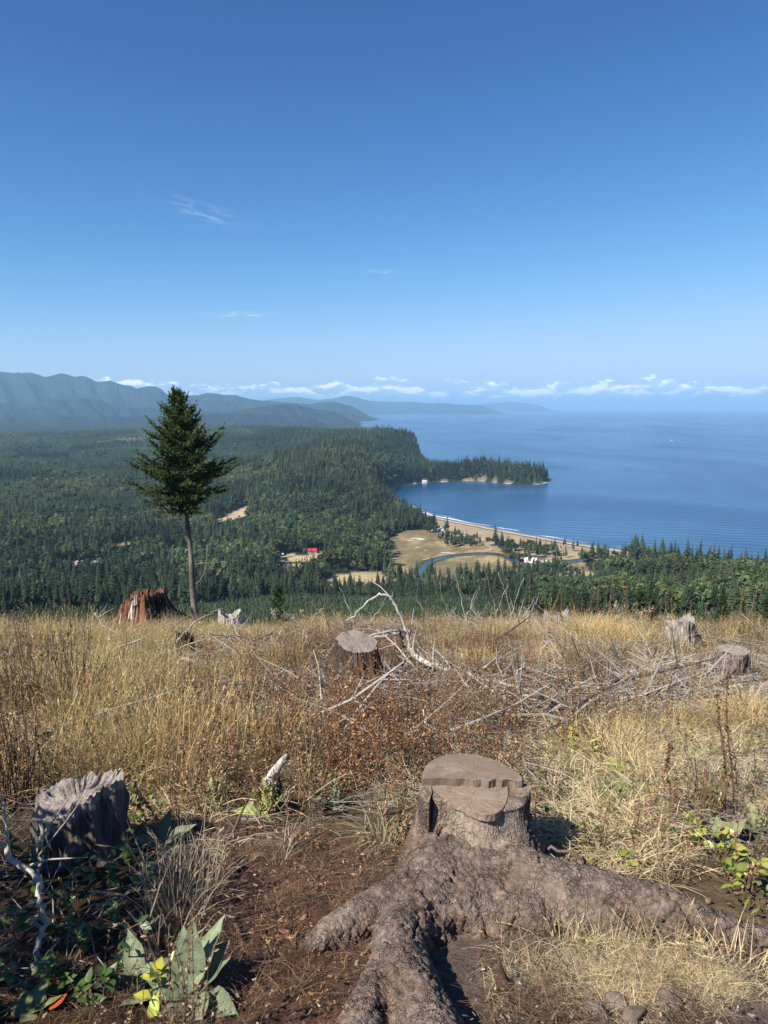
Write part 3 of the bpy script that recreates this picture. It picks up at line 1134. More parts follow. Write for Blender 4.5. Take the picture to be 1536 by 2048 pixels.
for i, p in enumerate(yng_ind):
    o = bpy.data.objects.new('young_conifer', young_me[i % 4])
    COL.objects.link(o)
    o.location = p
    o.rotation_euler = (0, 0, rng.uniform(0, 6.28))
    o.scale = [rng.uniform(.6, 1.1)] * 3
    tag(o, 'small young conifer in the even green plantation just below the crest', 'tree', 'young conifers of the plantation')

# ================================================================== THE CLEAR-CUT IN FRONT
# ---- soil sheet: fine near the camera
gxs = np.concatenate([np.linspace(-40, -6, 120)[:-1], np.linspace(-6, 6, 420), np.linspace(6, 40, 120)[1:]])
gys = np.concatenate([np.linspace(-12, 1.2, 24)[:-1], np.linspace(1.2, 8, 300)[:-1], np.geomspace(8, 47, 190)])
GX, GY = np.meshgrid(gxs, gys)
GZ = near_z(GX, GY)
dirt_px = [[(330, 1720), (420, 1660), (560, 1650), (700, 1690), (790, 1700), (860, 1760), (1040, 1860), (1150, 1900), (1500, 1900), (1700, 1930), (1700, 2600), (300, 2600), (420, 2048), (350, 1880)],
           [(270, 1655), (500, 1640), (560, 1700), (330, 1730)]]


def plane_xy(px, py):
    r = ray(px, py)
    t = EYE / (-r.z - .231 * r.y)
    return r.x * t, r.y * t


dirt_polys = [np.array([plane_xy(*p) for p in poly]) for poly in dirt_px]
DIRT = lambda x, y: inside(dirt_polys[0], x, y) | inside(dirt_polys[1], x, y)
fine = smooth(12, 5, np.hypot(GX, GY))
GZ = GZ + fine * ((fbm(GX * 9, GY * 9, 3, 91) - .5) * .035 + (fbm(GX * 32, GY * 32, 2, 92) - .5) * .012)
PXg, PYg = pix(GX, GY, GZ)
soil = np.array((0.085, 0.055, 0.040)); red_soil = np.array((0.110, 0.060, 0.040)); straw_soil = np.array((0.125, 0.092, 0.055)); grey_soil = np.array((0.12, 0.092, 0.072))
GC = np.broadcast_to(straw_soil, GX.shape + (3,)).copy() * (0.45 + .8 * fbm(GX * 1.3, GY * 1.3, 4, 95))[..., None]
dm = DIRT(GX, GY)
w_red = (smooth(900, 640, PXg + 130 * (fbm(GX * 2, GY * 2, 3, 96) - .5)))[..., None]
dcol = red_soil * w_red + grey_soil * (1 - w_red)
dcol = dcol * (0.65 + .7 * fbm(GX * 5, GY * 5, 4, 97))[..., None]
GC[dm] = dcol[dm]
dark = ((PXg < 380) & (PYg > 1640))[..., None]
GC = np.where(dark, GC * np.array((.42, .34, .32)), GC)  # dark corner soil, with the shade lying there painted in


def soil_build(N, c, co, bs):
    n = N.noise(co, 42.0, 5, .65)
    c = N.mix(1.0, c, N.comb(*[N.ramp(n, .3, .7, .6, 1.35, False)] * 3), 'MULTIPLY')
    v = N.nt.nodes.new('ShaderNodeTexVoronoi')
    v.inputs['Scale'].default_value = 70
    N.nt.links.new(co, v.inputs['Vector'])
    g = N.ramp(v.outputs['Distance'], 0.05, 0.4, 1.35, .85, False)
    return N.mix(1.0, c, N.comb(g, g, g), 'MULTIPLY')


mat_soil = material('soil', rough=1.0, spec=.08, build=soil_build, bump=[(30, .012), (110, .004)])
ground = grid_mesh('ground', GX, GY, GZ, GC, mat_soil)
tag(ground, kind='structure')

# ---- plant prototypes
mat_grass = material('dry_grass', rough=.75, rand=.22, hue=.08, transl=.35, spec=.2)
mat_weed = material('dry_weeds', rough=.8, rand=.28, hue=.12, transl=.25, spec=.15)
mat_green = material('green_leaf', rough=.45, rand=.25, hue=.10, transl=.3, spec=.45)
mat_twig = material('twig', rough=.9, rand=.22, spec=.15)


def blade(mb, r_, base, az_, h, lean, w, col, seg=4, droop=0.0, tipfade=1.15):
    d = np.array((math.cos(az_), math.sin(az_), 0.0))
    t = np.linspace(0, 1, seg + 1)
    path = np.array(base)[None, :] + np.outer(h * lean * t ** 1.7, d)
    path[:, 2] += h * (t * (1 - .35 * lean * t) - droop * t ** 3)
    side = np.array((-math.sin(az_ + r_.uniform(-.9, .9)), math.cos(az_), r_.uniform(-.2, .2)))
    cols = np.outer(np.linspace(.80, tipfade, seg + 1), col)
    mb.ribbon(path, w * (1 - .85 * t ** 1.5), side, cols)
    return path


def grass_clump(seed, n, h, rad, lean, cols, w=.0022, heads=.3, droop=.1):
    r_ = np.random.default_rng(seed)
    mb = MB()
    for i in range(n):
        a = r_.uniform(0, 6.28)
        q = rad * math.sqrt(r_.random())
        b = (q * math.cos(a), q * math.sin(a), -.03)
        hh = h * r_.uniform(.45, 1.1)
        az_ = a + r_.normal(0, .8)
        col = np.array(cols[r_.integers(len(cols))]) * r_.uniform(.75, 1.2)
        p = blade(mb, r_, b, az_, hh, lean * r_.uniform(.25, 1.6), w * r_.uniform(.7, 1.5), col, 4, droop * r_.random())
        if r_.random() < heads:
            e, pv_ = p[-1], p[-2]
            dd = (e - pv_) / (np.linalg.norm(e - pv_) + 1e-9)
            for k in range(7):
                c = e - dd * k * .012
                o = r_.normal(0, .007, 3)
                mb.ribbon([c, c + o + dd * .022], [.0035, .0008], r_.normal(0, .6, 3), col * 1.12)
    return mb


G_COLS = [(0.60, 0.45, 0.21), (0.52, 0.38, 0.17), (0.68, 0.54, 0.29), (0.36, 0.25, 0.13), (0.30, 0.28, 0.12)]
S_COLS = [(0.66, 0.54, 0.33), (0.56, 0.45, 0.26), (0.74, 0.63, 0.42), (0.40, 0.31, 0.19)]
tall_grass = [proto('tall_grass_shape', grass_clump(400 + i, 46, .62 + .06 * i, .16, .42, G_COLS, heads=.6), mat_grass) for i in range(4)]
fine_grass = [proto('fine_grass_shape', grass_clump(420 + i, 80, .40 + .05 * i, .17, .75, G_COLS[:3] + S_COLS[:1], w=.0019, heads=.1, droop=.35), mat_grass) for i in range(3)]


def straw_mat(seed, n, rad):
    r_ = np.random.default_rng(seed)
    mb = MB()
    for i in range(n):
        a = r_.uniform(0, 6.28)
        q = rad * math.sqrt(r_.random())
        L = r_.uniform(.10, .38)
        b = np.array((q * math.cos(a), q * math.sin(a), r_.uniform(0, .05)))
        az_ = r_.uniform(0, 6.28)
        d = np.array((math.cos(az_), math.sin(az_), 0))
        t = np.linspace(0, 1, 5)
        rise = r_.uniform(.0, .28)
        path = b[None] + np.outer(L * t, d)
        path[:, 2] += L * rise * np.sin(t * math.pi * r_.uniform(.6, 1.0))
        path += np.outer(np.sin(t * 3) * r_.normal(0, .02), np.array((-d[1], d[0], 0)))
        col = np.array(S_COLS[r_.integers(4)]) * r_.uniform(.75, 1.2)
        mb.ribbon(path, .0019 * r_.uniform(.6, 1.5) * (1 - .6 * t), (-d[1], d[0], r_.uniform(-.5, .5)), col)
    return mb


straw = [proto('straw_shape', straw_mat(440 + i, 60, .26), mat_grass) for i in range(4)]


def weed(seed, n_st, h, leafcols, stemcol, nleaf=26, lw=.010, ll=.026, spreadw=.10):
    r_ = np.random.default_rng(seed)
    mb = MB()
    for s in range(n_st):
        b = np.array((r_.normal(0, spreadw), r_.normal(0, spreadw), -.03))
        az_ = r_.uniform(0, 6.28)
        hh = h * r_.uniform(.5, 1.1)
        ln = r_.uniform(.02, .3)
        t = np.linspace(0, 1, 6)
        d = np.array((math.cos(az_), math.sin(az_), 0))
        path = b[None] + np.outer(hh * ln * t ** 1.6, d)
        path[:, 2] += hh * t
        sc = np.array(stemcol) * r_.uniform(.7, 1.25)
        mb.ribbon(path, .0028 * (1 - .6 * t), (-d[1], d[0], 0), sc)
        mb.ribbon(path, .0028 * (1 - .6 * t), (d[0], d[1], 0.0), sc)
        for k in range(nleaf):
            tt = r_.uniform(.18, 1.0)
            p = np.array([np.interp(tt, t, path[:, j]) for j in range(3)])
            a = r_.uniform(0, 6.28)
            L = ll * r_.uniform(.5, 1.5)
            el_ = r_.uniform(-1.1, .5)
            dv = np.array((math.cos(a) * math.cos(el_), math.sin(a) * math.cos(el_), math.sin(el_)))
            sd = np.cross(dv, r_.normal(0, 1, 3)); sd /= np.linalg.norm(sd) + 1e-9
            col = np.array(leafcols[r_.integers(len(leafcols))]) * r_.uniform(.65, 1.3)
            up = np.cross(sd, dv) * L * r_.uniform(-.35, .35)
            mb.ribbon([p, p + dv * L * .5 + up, p + dv * L], [lw * .25, lw * r_.uniform(.5, 1.0), .001], sd, col)
    return mb


RUST = [(0.23, 0.115, 0.060), (0.32, 0.19, 0.10), (0.17, 0.075, 0.045), (0.42, 0.30, 0.18), (0.27, 0.14, 0.075)]
BRN = [(0.22, 0.14, 0.08), (0.30, 0.21, 0.12), (0.15, 0.09, 0.055), (0.40, 0.31, 0.19)]
rust_weed = [proto('rust_weed_shape', weed(460 + i, 5, .48 + .07 * i, RUST, (0.24, 0.12, 0.07)), mat_weed) for i in range(4)]
brown_weed = [proto('brown_weed_shape', weed(470 + i, 6, .46 + .07 * i, BRN, (0.28, 0.20, 0.13), 16, .008, .02), mat_weed) for i in range(3)]
GRN = [(0.16, 0.20, 0.045), (0.10, 0.15, 0.035), (0.26, 0.26, 0.06), (0.07, 0.11, 0.03)]


def leafy(seed, n, rad, h, cols, L=.05, wd=.6):
    """low ground cover of oval leaves on short stems"""
    r_ = np.random.default_rng(seed)
    mb = MB()
    for i in range(n):
        a, q = r_.uniform(0, 6.28), rad * math.sqrt(r_.random())
        p = np.array((q * math.cos(a), q * math.sin(a), h * r_.uniform(.15, 1.0)))
        leaf(mb, r_, p, r_.uniform(0, 6.28), r_.uniform(-.5, .6), L * r_.uniform(.6, 1.3), wd, np.array(cols[r_.integers(len(cols))]) * r_.uniform(.75, 1.2))
        if i % 4 == 0:
            mb.ribbon([(p[0] * .5, p[1] * .5, -.03), p * .8, p], [.002, .0018, .0012], (-math.sin(a), math.cos(a), 0), (0.16, 0.09, 0.05))
    return mb


def leaf(mb, r_, p, az_, el_, L, wd, col, fold=.18, curl=.25, seg=5):
    """one oval leaf with a midrib fold"""
    d = np.array((math.cos(az_) * math.cos(el_), math.sin(az_) * math.cos(el_), math.sin(el_)))
    s = np.array((-math.sin(az_), math.cos(az_), 0.0)) * math.cos(r_.uniform(-.5, .5)) + np.array((0, 0, 1.0)) * math.sin(r_.uniform(-.5, .5))
    n = np.cross(d, s)
    t = np.linspace(0, 1, seg + 1)
    w = L * wd * .5 * np.sin(np.pi * np.clip(t, .03, .985) ** .8)
    mid = p[None] + np.outer(L * t, d) - np.outer(L * curl * t ** 2, n) * r_.uniform(-.3, 1.0)
    if seg > 6:
        mid = mid + np.outer(np.sin(t * 17 + r_.uniform(0, 6)) * L * .012, n)
        w = w * (1 + r_.normal(0, .02, seg + 1))
    lft = mid - np.outer(w, s) + np.outer(w * fold, n)
    rgt = mid + np.outer(w, s) + np.outer(w * fold, n)
    m = seg + 1
    vs = np.concatenate([lft, mid, rgt])
    fs = []
    for i in range(seg):
        fs += [(i, i + 1, m + i + 1, m + i), (m + i, m + i + 1, 2 * m + i + 1, 2 * m + i)]
    vn_ = 1 + .10 * np.cos(np.arange(m) * math.pi) if seg > 6 else np.ones(m)
    c3 = np.concatenate([np.outer(vn_, col), np.outer(np.full(m, 1.35 if seg > 6 else 1.18), col), np.outer(.92 * vn_, col)])
    mb.add(vs, fs, c3)
    return mid


green_cover = [proto('green_cover_shape', leafy(480 + i, 46, .20, .14, GRN, .042), mat_green) for i in range(3)]


def twigs_mb(seed, n, rad):
    r_ = np.random.default_rng(seed)
    mb = MB()
    for i in range(n):
        a, q = r_.uniform(0, 6.28), rad * math.sqrt(r_.random())
        L = r_.uniform(.12, .5)
        az_ = r_.uniform(0, 6.28)
        d = Vector((math.cos(az_), math.sin(az_), r_.uniform(-.15, .35)))
        p0 = Vector((q * math.cos(a), q * math.sin(a), r_.uniform(.0, .08)))
        b1, b2 = Vector(r_.normal(0, .012, 3)), Vector(r_.normal(0, .012, 3))
        rr = r_.uniform(.0012, .0045)
        g = r_.uniform(.10, .34)
        mb.tube([p0, p0 + d * L * .3 + b1, p0 + d * L * .65 + b1 + b2, p0 + d * L + b2], [rr, rr * .95, rr * .75, rr * .35], 5, (g, g * .90, g * .80), cap=False)
    return mb


twig_shapes = [proto('twigs_shape', twigs_mb(490 + i, 20, .32), mat_twig) for i in range(4)]


def lichen_mb(seed):
    r_ = np.random.default_rng(seed)
    mb = MB()
    for i in range(90):
        p = r_.normal(0, 1, 3) * np.array((.10, .10, .045)) + np.array((0, 0, .05))
        a = r_.normal(0, 1, 3); a /= np.linalg.norm(a)
        b = np.cross(a, r_.normal(0, 1, 3)); b /= np.linalg.norm(b)
        s = r_.uniform(.006, .014)
        mb.add([p - a * s, p + b * s * .6, p + a * s, p - b * s * .5], [(0, 1, 2, 3)], np.array((0.55, 0.56, 0.42)) * r_.uniform(.6, 1.15))
    return mb


lichen = [proto('lichen_shape', lichen_mb(500 + i), mat_weed) for i in range(2)]


def chips_mb(seed, n, rad, cols, smin, smax):
    r_ = np.random.default_rng(seed)
    mb = MB()
    for i in range(n):
        p = np.array((r_.uniform(-rad, rad), r_.uniform(-rad, rad), r_.uniform(0, .012)))
        L, w_, t_ = r_.uniform(smin, smax), r_.uniform(.25, .6), r_.uniform(.12, .35)
        a = r_.uniform(0, 6.28)
        ax = np.array((math.cos(a), math.sin(a), r_.normal(0, .25))) * L
        bx_ = np.array((-math.sin(a), math.cos(a), r_.normal(0, .25))) * L * w_
        cx_ = np.array((0, 0, L * t_))
        vs = [p - ax - bx_, p + ax - bx_ * .6, p + ax * .8 + bx_, p - ax * .9 + bx_ * .8]
        vs = vs + [v + cx_ for v in vs]
        mb.add(vs, [(4, 5, 6, 7), (0, 1, 5, 4), (1, 2, 6, 5), (2, 3, 7, 6), (3, 0, 4, 7)], np.array(cols[r_.integers(len(cols))]) * r_.uniform(.6, 1.3))
    return mb


CHIP = [(0.20, 0.095, 0.05), (0.27, 0.15, 0.08), (0.14, 0.07, 0.045), (0.34, 0.24, 0.15), (0.16, 0.08, 0.05), (0.12, 0.06, 0.04)]
chip_shapes = [proto('wood_chip_shape', chips_mb(510 + i, 70, .16, CHIP, .0025, .011), mat_twig) for i in range(4)]
GRIT = [(0.17, 0.12, 0.09), (0.24, 0.18, 0.14), (0.11, 0.08, 0.06), (0.40, 0.34, 0.27)]
grit_shapes = [proto('grit_shape', chips_mb(520 + i, 60, .18, GRIT, .002, .010), mat_twig) for i in range(3)]


def slash_mb(seed, n, rad):
    r_ = np.random.default_rng(seed)
    mb = MB()
    for i in range(n):
        a, q = r_.uniform(0, 6.28), rad * math.sqrt(r_.random())
        L = r_.uniform(.35, 1.3)
        az_ = r_.normal(.4, .9) + (3.14 if r_.random() < .5 else 0)
        d = Vector((math.cos(az_), math.sin(az_), r_.uniform(-.05, .28)))
        p0 = Vector((q * math.cos(a), q * math.sin(a), r_.uniform(.0, .16)))
        rr = r_.uniform(.004, .017)
        g = r_.uniform(.12, .36) if r_.random() < .7 else r_.uniform(.05, .12)
        c = (g, g * .91, g * .82)
        pts = [p0 + d * L * t + Vector(r_.normal(0, .025, 3)) for t in (0, .3, .65, 1.0)]
        mb.tube(pts, [rr, rr * .9, rr * .7, rr * .35], 5, c, cap=True)
        for k in range(r_.integers(0, 4)):
            b = pts[r_.integers(1, 3)]
            d2 = (d + Vector(r_.normal(0, .7, 3))).normalized()
            mb.tube([b, b + d2 * L * .3], [rr * .5, rr * .15], 4, c, cap=False)
    return mb


slash = [proto('slash_shape', slash_mb(540 + i, 11, .55), mat_twig) for i in range(5)]
DKB = [(0.07, 0.05, 0.035), (0.10, 0.06, 0.04), (0.05, 0.055, 0.025), (0.13, 0.085, 0.05), (0.06, 0.075, 0.03)]
dark_brush = [proto('dark_brush_shape', weed(560 + i, 12, .42 + .08 * i, DKB, (0.09, 0.06, 0.045), 34, .014, .03, .16), mat_weed) for i in range(3)]
STALK = [(0.55, 0.42, 0.20), (0.46, 0.33, 0.15), (0.34, 0.24, 0.13)]
stalks = [proto('dry_stalk_shape', grass_clump(580 + i, 16, .85 + .1 * i, .10, .25, STALK, w=.0032, heads=.9, droop=.06), mat_grass) for i in range(3)]


# ---- where each kind grows
def pts_band(r0, r1, per_m2, half=31):
    a = R(half)
    n = int(per_m2 * a * (r1 * r1 - r0 * r0))
    r = np.sqrt(rng.uniform(r0 * r0, r1 * r1, n))
    t = rng.uniform(-a, a, n)
    x, y = r * np.sin(t), r * np.cos(t)
    k = y < 45
    x, y, r = x[k], y[k], r[k]
    z = near_z(x, y)
    u, v = pix(x, y, z)
    return x, y, z, r, u, v


def gs(u, v, cx, cy, sx, sy):
    return np.exp(-((u - cx) / sx) ** 2 - ((v - cy) / sy) ** 2)


stump_xy = np.array([plane_xy(p, q) for p, q in ((600, 1905), (640, 1840), (800, 1760), (840, 1690), (1075, 1690), (1200, 1760), (1400, 1830), (1560, 1870), (1560, 1925), (1300, 1925), (1080, 1905), (960, 1880), (960, 2048), (960, 2200), (660, 2200), (690, 2000), (740, 1920))])
left_stump_xy = np.array([plane_xy(p, q) for p, q in ((60, 1720), (75, 1660), (265, 1650), (275, 1720), (180, 1750))])
red_stump_xy = np.array([plane_xy(p, q) for p, q in ((205, 1250), (240, 1238), (345, 1238), (350, 1248), (300, 1256))])


# little stands right in front of the stumps one sees down to the ground
stump_spots = [(722, 1362, .62), (1462, 1362, .5), (1357, 1292, .6), (371, 1316, .4), (165, 1706, .45)]
_ss = [(*plane_xy(a, b), c) for a, b, c in stump_spots]


def blocked(x, y):
    k = np.zeros(np.shape(x), bool)
    for sx, sy, sr in _ss:
        k |= (np.abs(x - sx * y / sy) < sr) & (y < sy + sr * .5) & (y > sy - sr * 2.4)
    return k | inside(stump_xy, x, y) | inside(left_stump_xy, x, y)


def weight(kind, u, v, x, y):
    """how thickly each kind grows at a place, read off the photograph"""
    n1_ = fbm(x * .7, y * .7, 3, 120)
    n2_ = fbm(x * 1.6 + 9, y * 1.6, 3, 121)
    crest = smooth(1330, 1270, v)
    if kind == 'tall':
        w_ = 1.0 * gs(u, v, 150, 1430, 330, 170) + .9 * gs(u, v, 520, 1290, 160, 55) + 1.0 * gs(u, v, 1200, 1270, 120, 55) + .55 * crest + .25 * gs(u, v, 560, 1470, 110, 130) + .8 * gs(u, v, 800, 1290, 70, 50) + .3 * gs(u, v, 250, 1300, 400, 90)
        return w_ * smooth(.30, .55, n1_ + .12) * smooth(1660, 1570, v) * (1 - .75 * smooth(900, 1150, u) * smooth(1320, 1380, v))
    if kind == 'fine':
        return (1.0 * gs(u, v, 1480, 1450, 75, 55) + .9 * gs(u, v, 1180, 1280, 150, 60) + .4 * gs(u, v, 650, 1255, 500, 40) + .35 * gs(u, v, 330, 1500, 200, 120) + .9 * gs(u, v, 1260, 1500, 90, 60) + .5 * gs(u, v, 1130, 1330, 120, 45)) * smooth(.28, .5, n2_ + .1)
    if kind == 'straw':
        return 1.1 * gs(u, v, 1330, 1620, 260, 190) + .55 * gs(u, v, 1180, 1420, 330, 90) + .14 * (1 - gs(u, v, 100, 1850, 320, 200)) + .6 * gs(u, v, 1450, 1380, 140, 90)
    if kind == 'rust':
        return (1.1 * gs(u, v, 640, 1500, 260, 150) + .75 * gs(u, v, 830, 1400, 240, 90) + .45 * gs(u, v, 1180, 1370, 180, 60) + .4 * gs(u, v, 60, 1450, 120, 160) + .25 * gs(u, v, 950, 1290, 500, 40) + .3 * gs(u, v, 420, 1600, 160, 60)) * smooth(.34, .5, n2_ + .08)
    if kind == 'brown':
        return .34 + .5 * gs(u, v, 90, 1350, 130, 120) + .35 * gs(u, v, 350, 1420, 300, 150) * smooth(.5, .6, n2_) + .4 * gs(u, v, 1100, 1340, 400, 80) + .3 * gs(u, v, 1400, 1280, 200, 40)
    if kind == 'green':
        return .8 * gs(u, v, 100, 1560, 130, 90) * smooth(.45, .6, n1_) + .7 * gs(u, v, 380, 1450, 220, 110) * smooth(.48, .6, n2_) + .35 * gs(u, v, 1250, 1560, 300, 110) * smooth(.5, .6, n2_) + .4 * gs(u, v, 1020, 1450, 60, 25) + .10
    if kind == 'twig':
        return .30 + 1.0 * gs(u, v, 1330, 1390, 330, 75) + .7 * gs(u, v, 1010, 1370, 160, 60) + .5 * gs(u, v, 600, 1270, 250, 50) + .5 * gs(u, v, 1450, 1640, 130, 150) + .35 * gs(u, v, 450, 1690, 200, 60)
    if kind == 'slash':
        return (.14 + .7 * gs(u, v, 1330, 1400, 230, 40) + .8 * gs(u, v, 980, 1350, 220, 55) + .35 * gs(u, v, 620, 1290, 300, 50) + .5 * gs(u, v, 1080, 1450, 120, 40) + .35 * gs(u, v, 1300, 1300, 300, 30) + .3 * gs(u, v, 400, 1270, 200, 30)) * smooth(.38, .58, n1_)
    if kind == 'dark':
        return (.14 + .22 * gs(u, v, 1000, 1330, 450, 70) + .5 * gs(u, v, 1430, 1270, 180, 35) + .7 * gs(u, v, 80, 1360, 110, 110)) * smooth(.48, .62, n2_)
    if kind == 'stalk':
        return smooth(1640, 1560, v) * (.9 * gs(u, v, 200, 1420, 320, 170) + .5 * gs(u, v, 580, 1430, 130, 130) + .25 * crest + .15) * smooth(.36, .56, n1_)
    if kind == 'lichen':
        return .5 * gs(u, v, 1310, 1400, 110, 50) + .4 * gs(u, v, 730, 1410, 80, 35) + .3 * gs(u, v, 1320, 1560, 100, 60)
    return np.ones(u.shape)


def grow(name, kind, bands, protos, smin, smax, tilt=.15, on_dirt=0.0, lift=0.0):
    P_, R_, S_, K_ = [], [], [], []
    for r0, r1, dens in bands:
        x, y, z, r, u, v = pts_band(r0, r1, dens)
        w_ = weight(kind, u, v, x, y)
        w_ = np.where(DIRT(x, y), on_dirt, w_) * (~blocked(x, y))
        if kind == 'slash':
            w_ = w_ * (r > 6.2)
        if kind in ('twig', 'straw'):
            w_ = w_ * smooth(2.4, 4.2, r) * (~((r < 4.6) & (u > 560) & (v > 1640) & ((kind == 'twig') | (u < 1100))))
        if kind in ('tall', 'fine', 'rust', 'straw'):
            w_ = w_ * smooth(.43, .60, fbm(x * .9 + {'tall': 0, 'fine': 7, 'rust': 15, 'straw': 23}[kind], y * .9, 3, 150) + .08)
        if kind in ('tall', 'stalk'):
            # bare-ish openings a few metres across, where brash and low weeds show
            w_ = w_ * smooth(.40, .55, fbm(x * .42 + 31, y * .42, 2, 160) + .10 * gs(u, v, 150, 1430, 300, 160))
        if kind in ('rust', 'brown', 'slash'):
            w_ = w_ * (1 + 1.2 * smooth(.52, .40, fbm(x * .42 + 31, y * .42, 2, 160)) * smooth(1620, 1540, v))
        k = rng.random(len(x)) < w_
        k &= (x > -1.5 * r)
        P_.append(np.stack([x[k], y[k], z[k] + lift], 1))
        m_ = int(k.sum())
        s = rng.uniform(smin, smax, m_)
        S_.append(np.stack([s, s, s * rng.uniform(.8, 1.2, m_) * (1 - .3 * smooth(1330, 1260, v[k]) * (fbm(x[k] * .5, y[k] * .5, 2, 140) < .5))], 1))
        R_.append(np.stack([rng.normal(0, tilt, m_), rng.normal(0, tilt, m_), rng.uniform(0, 6.28, m_)], 1))
        K_.append(rng.integers(0, len(protos), m_))
    P_, R_, S_, K_ = (np.concatenate(a) for a in (P_, R_, S_, K_))
    print(name, len(P_))
    return scatter(name, P_, R_, S_, K_, protos)


B = lambda a, b, c: [(2.0, 8, a), (8, 17, b), (17, 44, c)]
grow('tall_dry_grass', 'tall', B(42, 27, 14), tall_grass, .55, 1.15)
grow('fine_dry_grass', 'fine', B(46, 28, 16), fine_grass, .6, 1.2)
grow('straw_litter', 'straw', B(70, 32, 11), straw, .7, 1.3, .12, .05)
grow('rust_brown_weeds', 'rust', B(44, 22, 9), rust_weed, .55, 1.1)
grow('brown_weeds', 'brown', B(22, 14, 8), brown_weed, .5, 1.1)
grow('green_ground_cover', 'green', B(26, 10, 4), green_cover, .6, 1.2)
grow('twig_litter', 'twig', B(20, 14, 7), twig_shapes, .6, 1.2, .1, .22)
grow('pale_lichen', 'lichen', B(22, 12, 4), lichen, .6, 1.3)
grow('slash_litter', 'slash', B(5, 7, 4), slash, .6, 1.3, .08)
grow('dark_brush', 'dark', B(12, 10, 6), dark_brush, .4, .85)
grow('dry_stalks', 'stalk', B(26, 18, 8), stalks, .6, 1.15, .12)
x, y, z, r, u, v = pts_band(1.8, 6.5, 62)
k = (DIRT(x, y)) & (u < 930 + rng.normal(0, 60, len(u))) & ~blocked(x, y)
n = int(k.sum())
scatter('wood_chips', np.stack([x[k], y[k], z[k]], 1), np.stack([rng.normal(0, .1, n), rng.normal(0, .1, n), rng.uniform(0, 6.28, n)], 1), rng.uniform(.3, 1.3, n), rng.integers(0, 4, n), chip_shapes)

DUFF = [(0.14, 0.08, 0.05), (0.20, 0.12, 0.075), (0.09, 0.055, 0.04), (0.30, 0.22, 0.14)]
S_SAVE, S_COLS = S_COLS, DUFF
duff = [proto('duff_shape', straw_mat(530 + i, 90, .2), mat_grass) for i in range(3)]
S_COLS = S_SAVE
x, y, z, r, u, v = pts_band(1.8, 7, 46)
k = (DIRT(x, y) | (u < 420) & (v > 1640)) & ~blocked(x, y)
n = int(k.sum())
scatter('forest_duff', np.stack([x[k], y[k], z[k]], 1), np.stack([rng.normal(0, .1, n), rng.normal(0, .1, n), rng.uniform(0, 6.28, n)], 1), rng.uniform(.25, .6, n), rng.integers(0, 3, n), duff)
x, y, z, r, u, v = pts_band(1.8, 5.0, 40)
k = DIRT(x, y) & (u > 700) & ~blocked(x, y)
n = int(k.sum())
scatter('soil_grit', np.stack([x[k], y[k], z[k]], 1), np.stack([rng.normal(0, .1, n), rng.normal(0, .1, n), rng.uniform(0, 6.28, n)], 1), rng.uniform(.5, 1.1, n), rng.integers(0, 3, n), grit_shapes)

# ================================================================== STUMPS
def bark_build(N, c, co, bs):
    n = N.noise(co, 9.0, 5, .6)
    c = N.mix(N.ramp(n, .56, .74, 0, .75), c, (0.150, 0.078, 0.050))
    n2 = N.noise(co, 60.0, 4, .6)
    c = N.mix(N.ramp(n2, .58, .72, 0, .55), c, (0.30, 0.24, 0.19))
    return N.mix(1.0, c, N.comb(*[N.ramp(N.noise(co, 25.0, 4, .6), .3, .7, .72, 1.3, False)] * 3), 'MULTIPLY')


def crack_bump(N, co):
    w_ = N.vmath('ADD', co, N.vmath('SCALE', N.noise(co, 16.0, 3, .6, out=1), scale=.045))
    h = None
    for sc, dp, wd in ((30.0, .0075, .11), (64.0, .003, .14)):
        v = N.nt.nodes.new('ShaderNodeTexVoronoi')
        v.feature = 'DISTANCE_TO_EDGE'
        v.inputs['Scale'].default_value = sc
        N.nt.links.new(w_, v.inputs['Vector'])
        k = N.math('MULTIPLY', N.math('MULTIPLY', N.ramp(v.outputs['Distance'], 0.0, wd), dp), N.ramp(N.noise(co, 7.0, 3, .6), .38, .66, .22, 1.3))
        h = k if h is None else N.math('ADD', h, k)
    return h


mat_bark = material('bark', rough=.95, spec=.12, build=bark_build, bump=[(60, .006), (190, .0025)], bumpf=crack_bump)
def grain_build(N, c, co, bs):
    g = N.noise(N.vmath('MULTIPLY', co, (46.0, 46.0, 4.5)), 1.0, 5, .65)
    c = N.mix(1.0, c, N.comb(*[N.ramp(g, .3, .7, .45, 1.4, False)] * 3), 'MULTIPLY')
    st = N.noise(co, 7.0, 4, .6)
    return N.mix(N.ramp(st, .56, .72, 0, .6), c, (0.085, 0.065, 0.052))


def grain_bump(N, co):
    return N.math('MULTIPLY', N.noise(N.vmath('MULTIPLY', co, (40.0, 40.0, 4.0)), 1.0, 5, .65), .022)


mat_grey = material('weathered_wood', rough=.9, spec=.12, noise=[(4, .2)], build=grain_build, bump=[(30, .008), (160, .002)], bumpf=grain_bump)


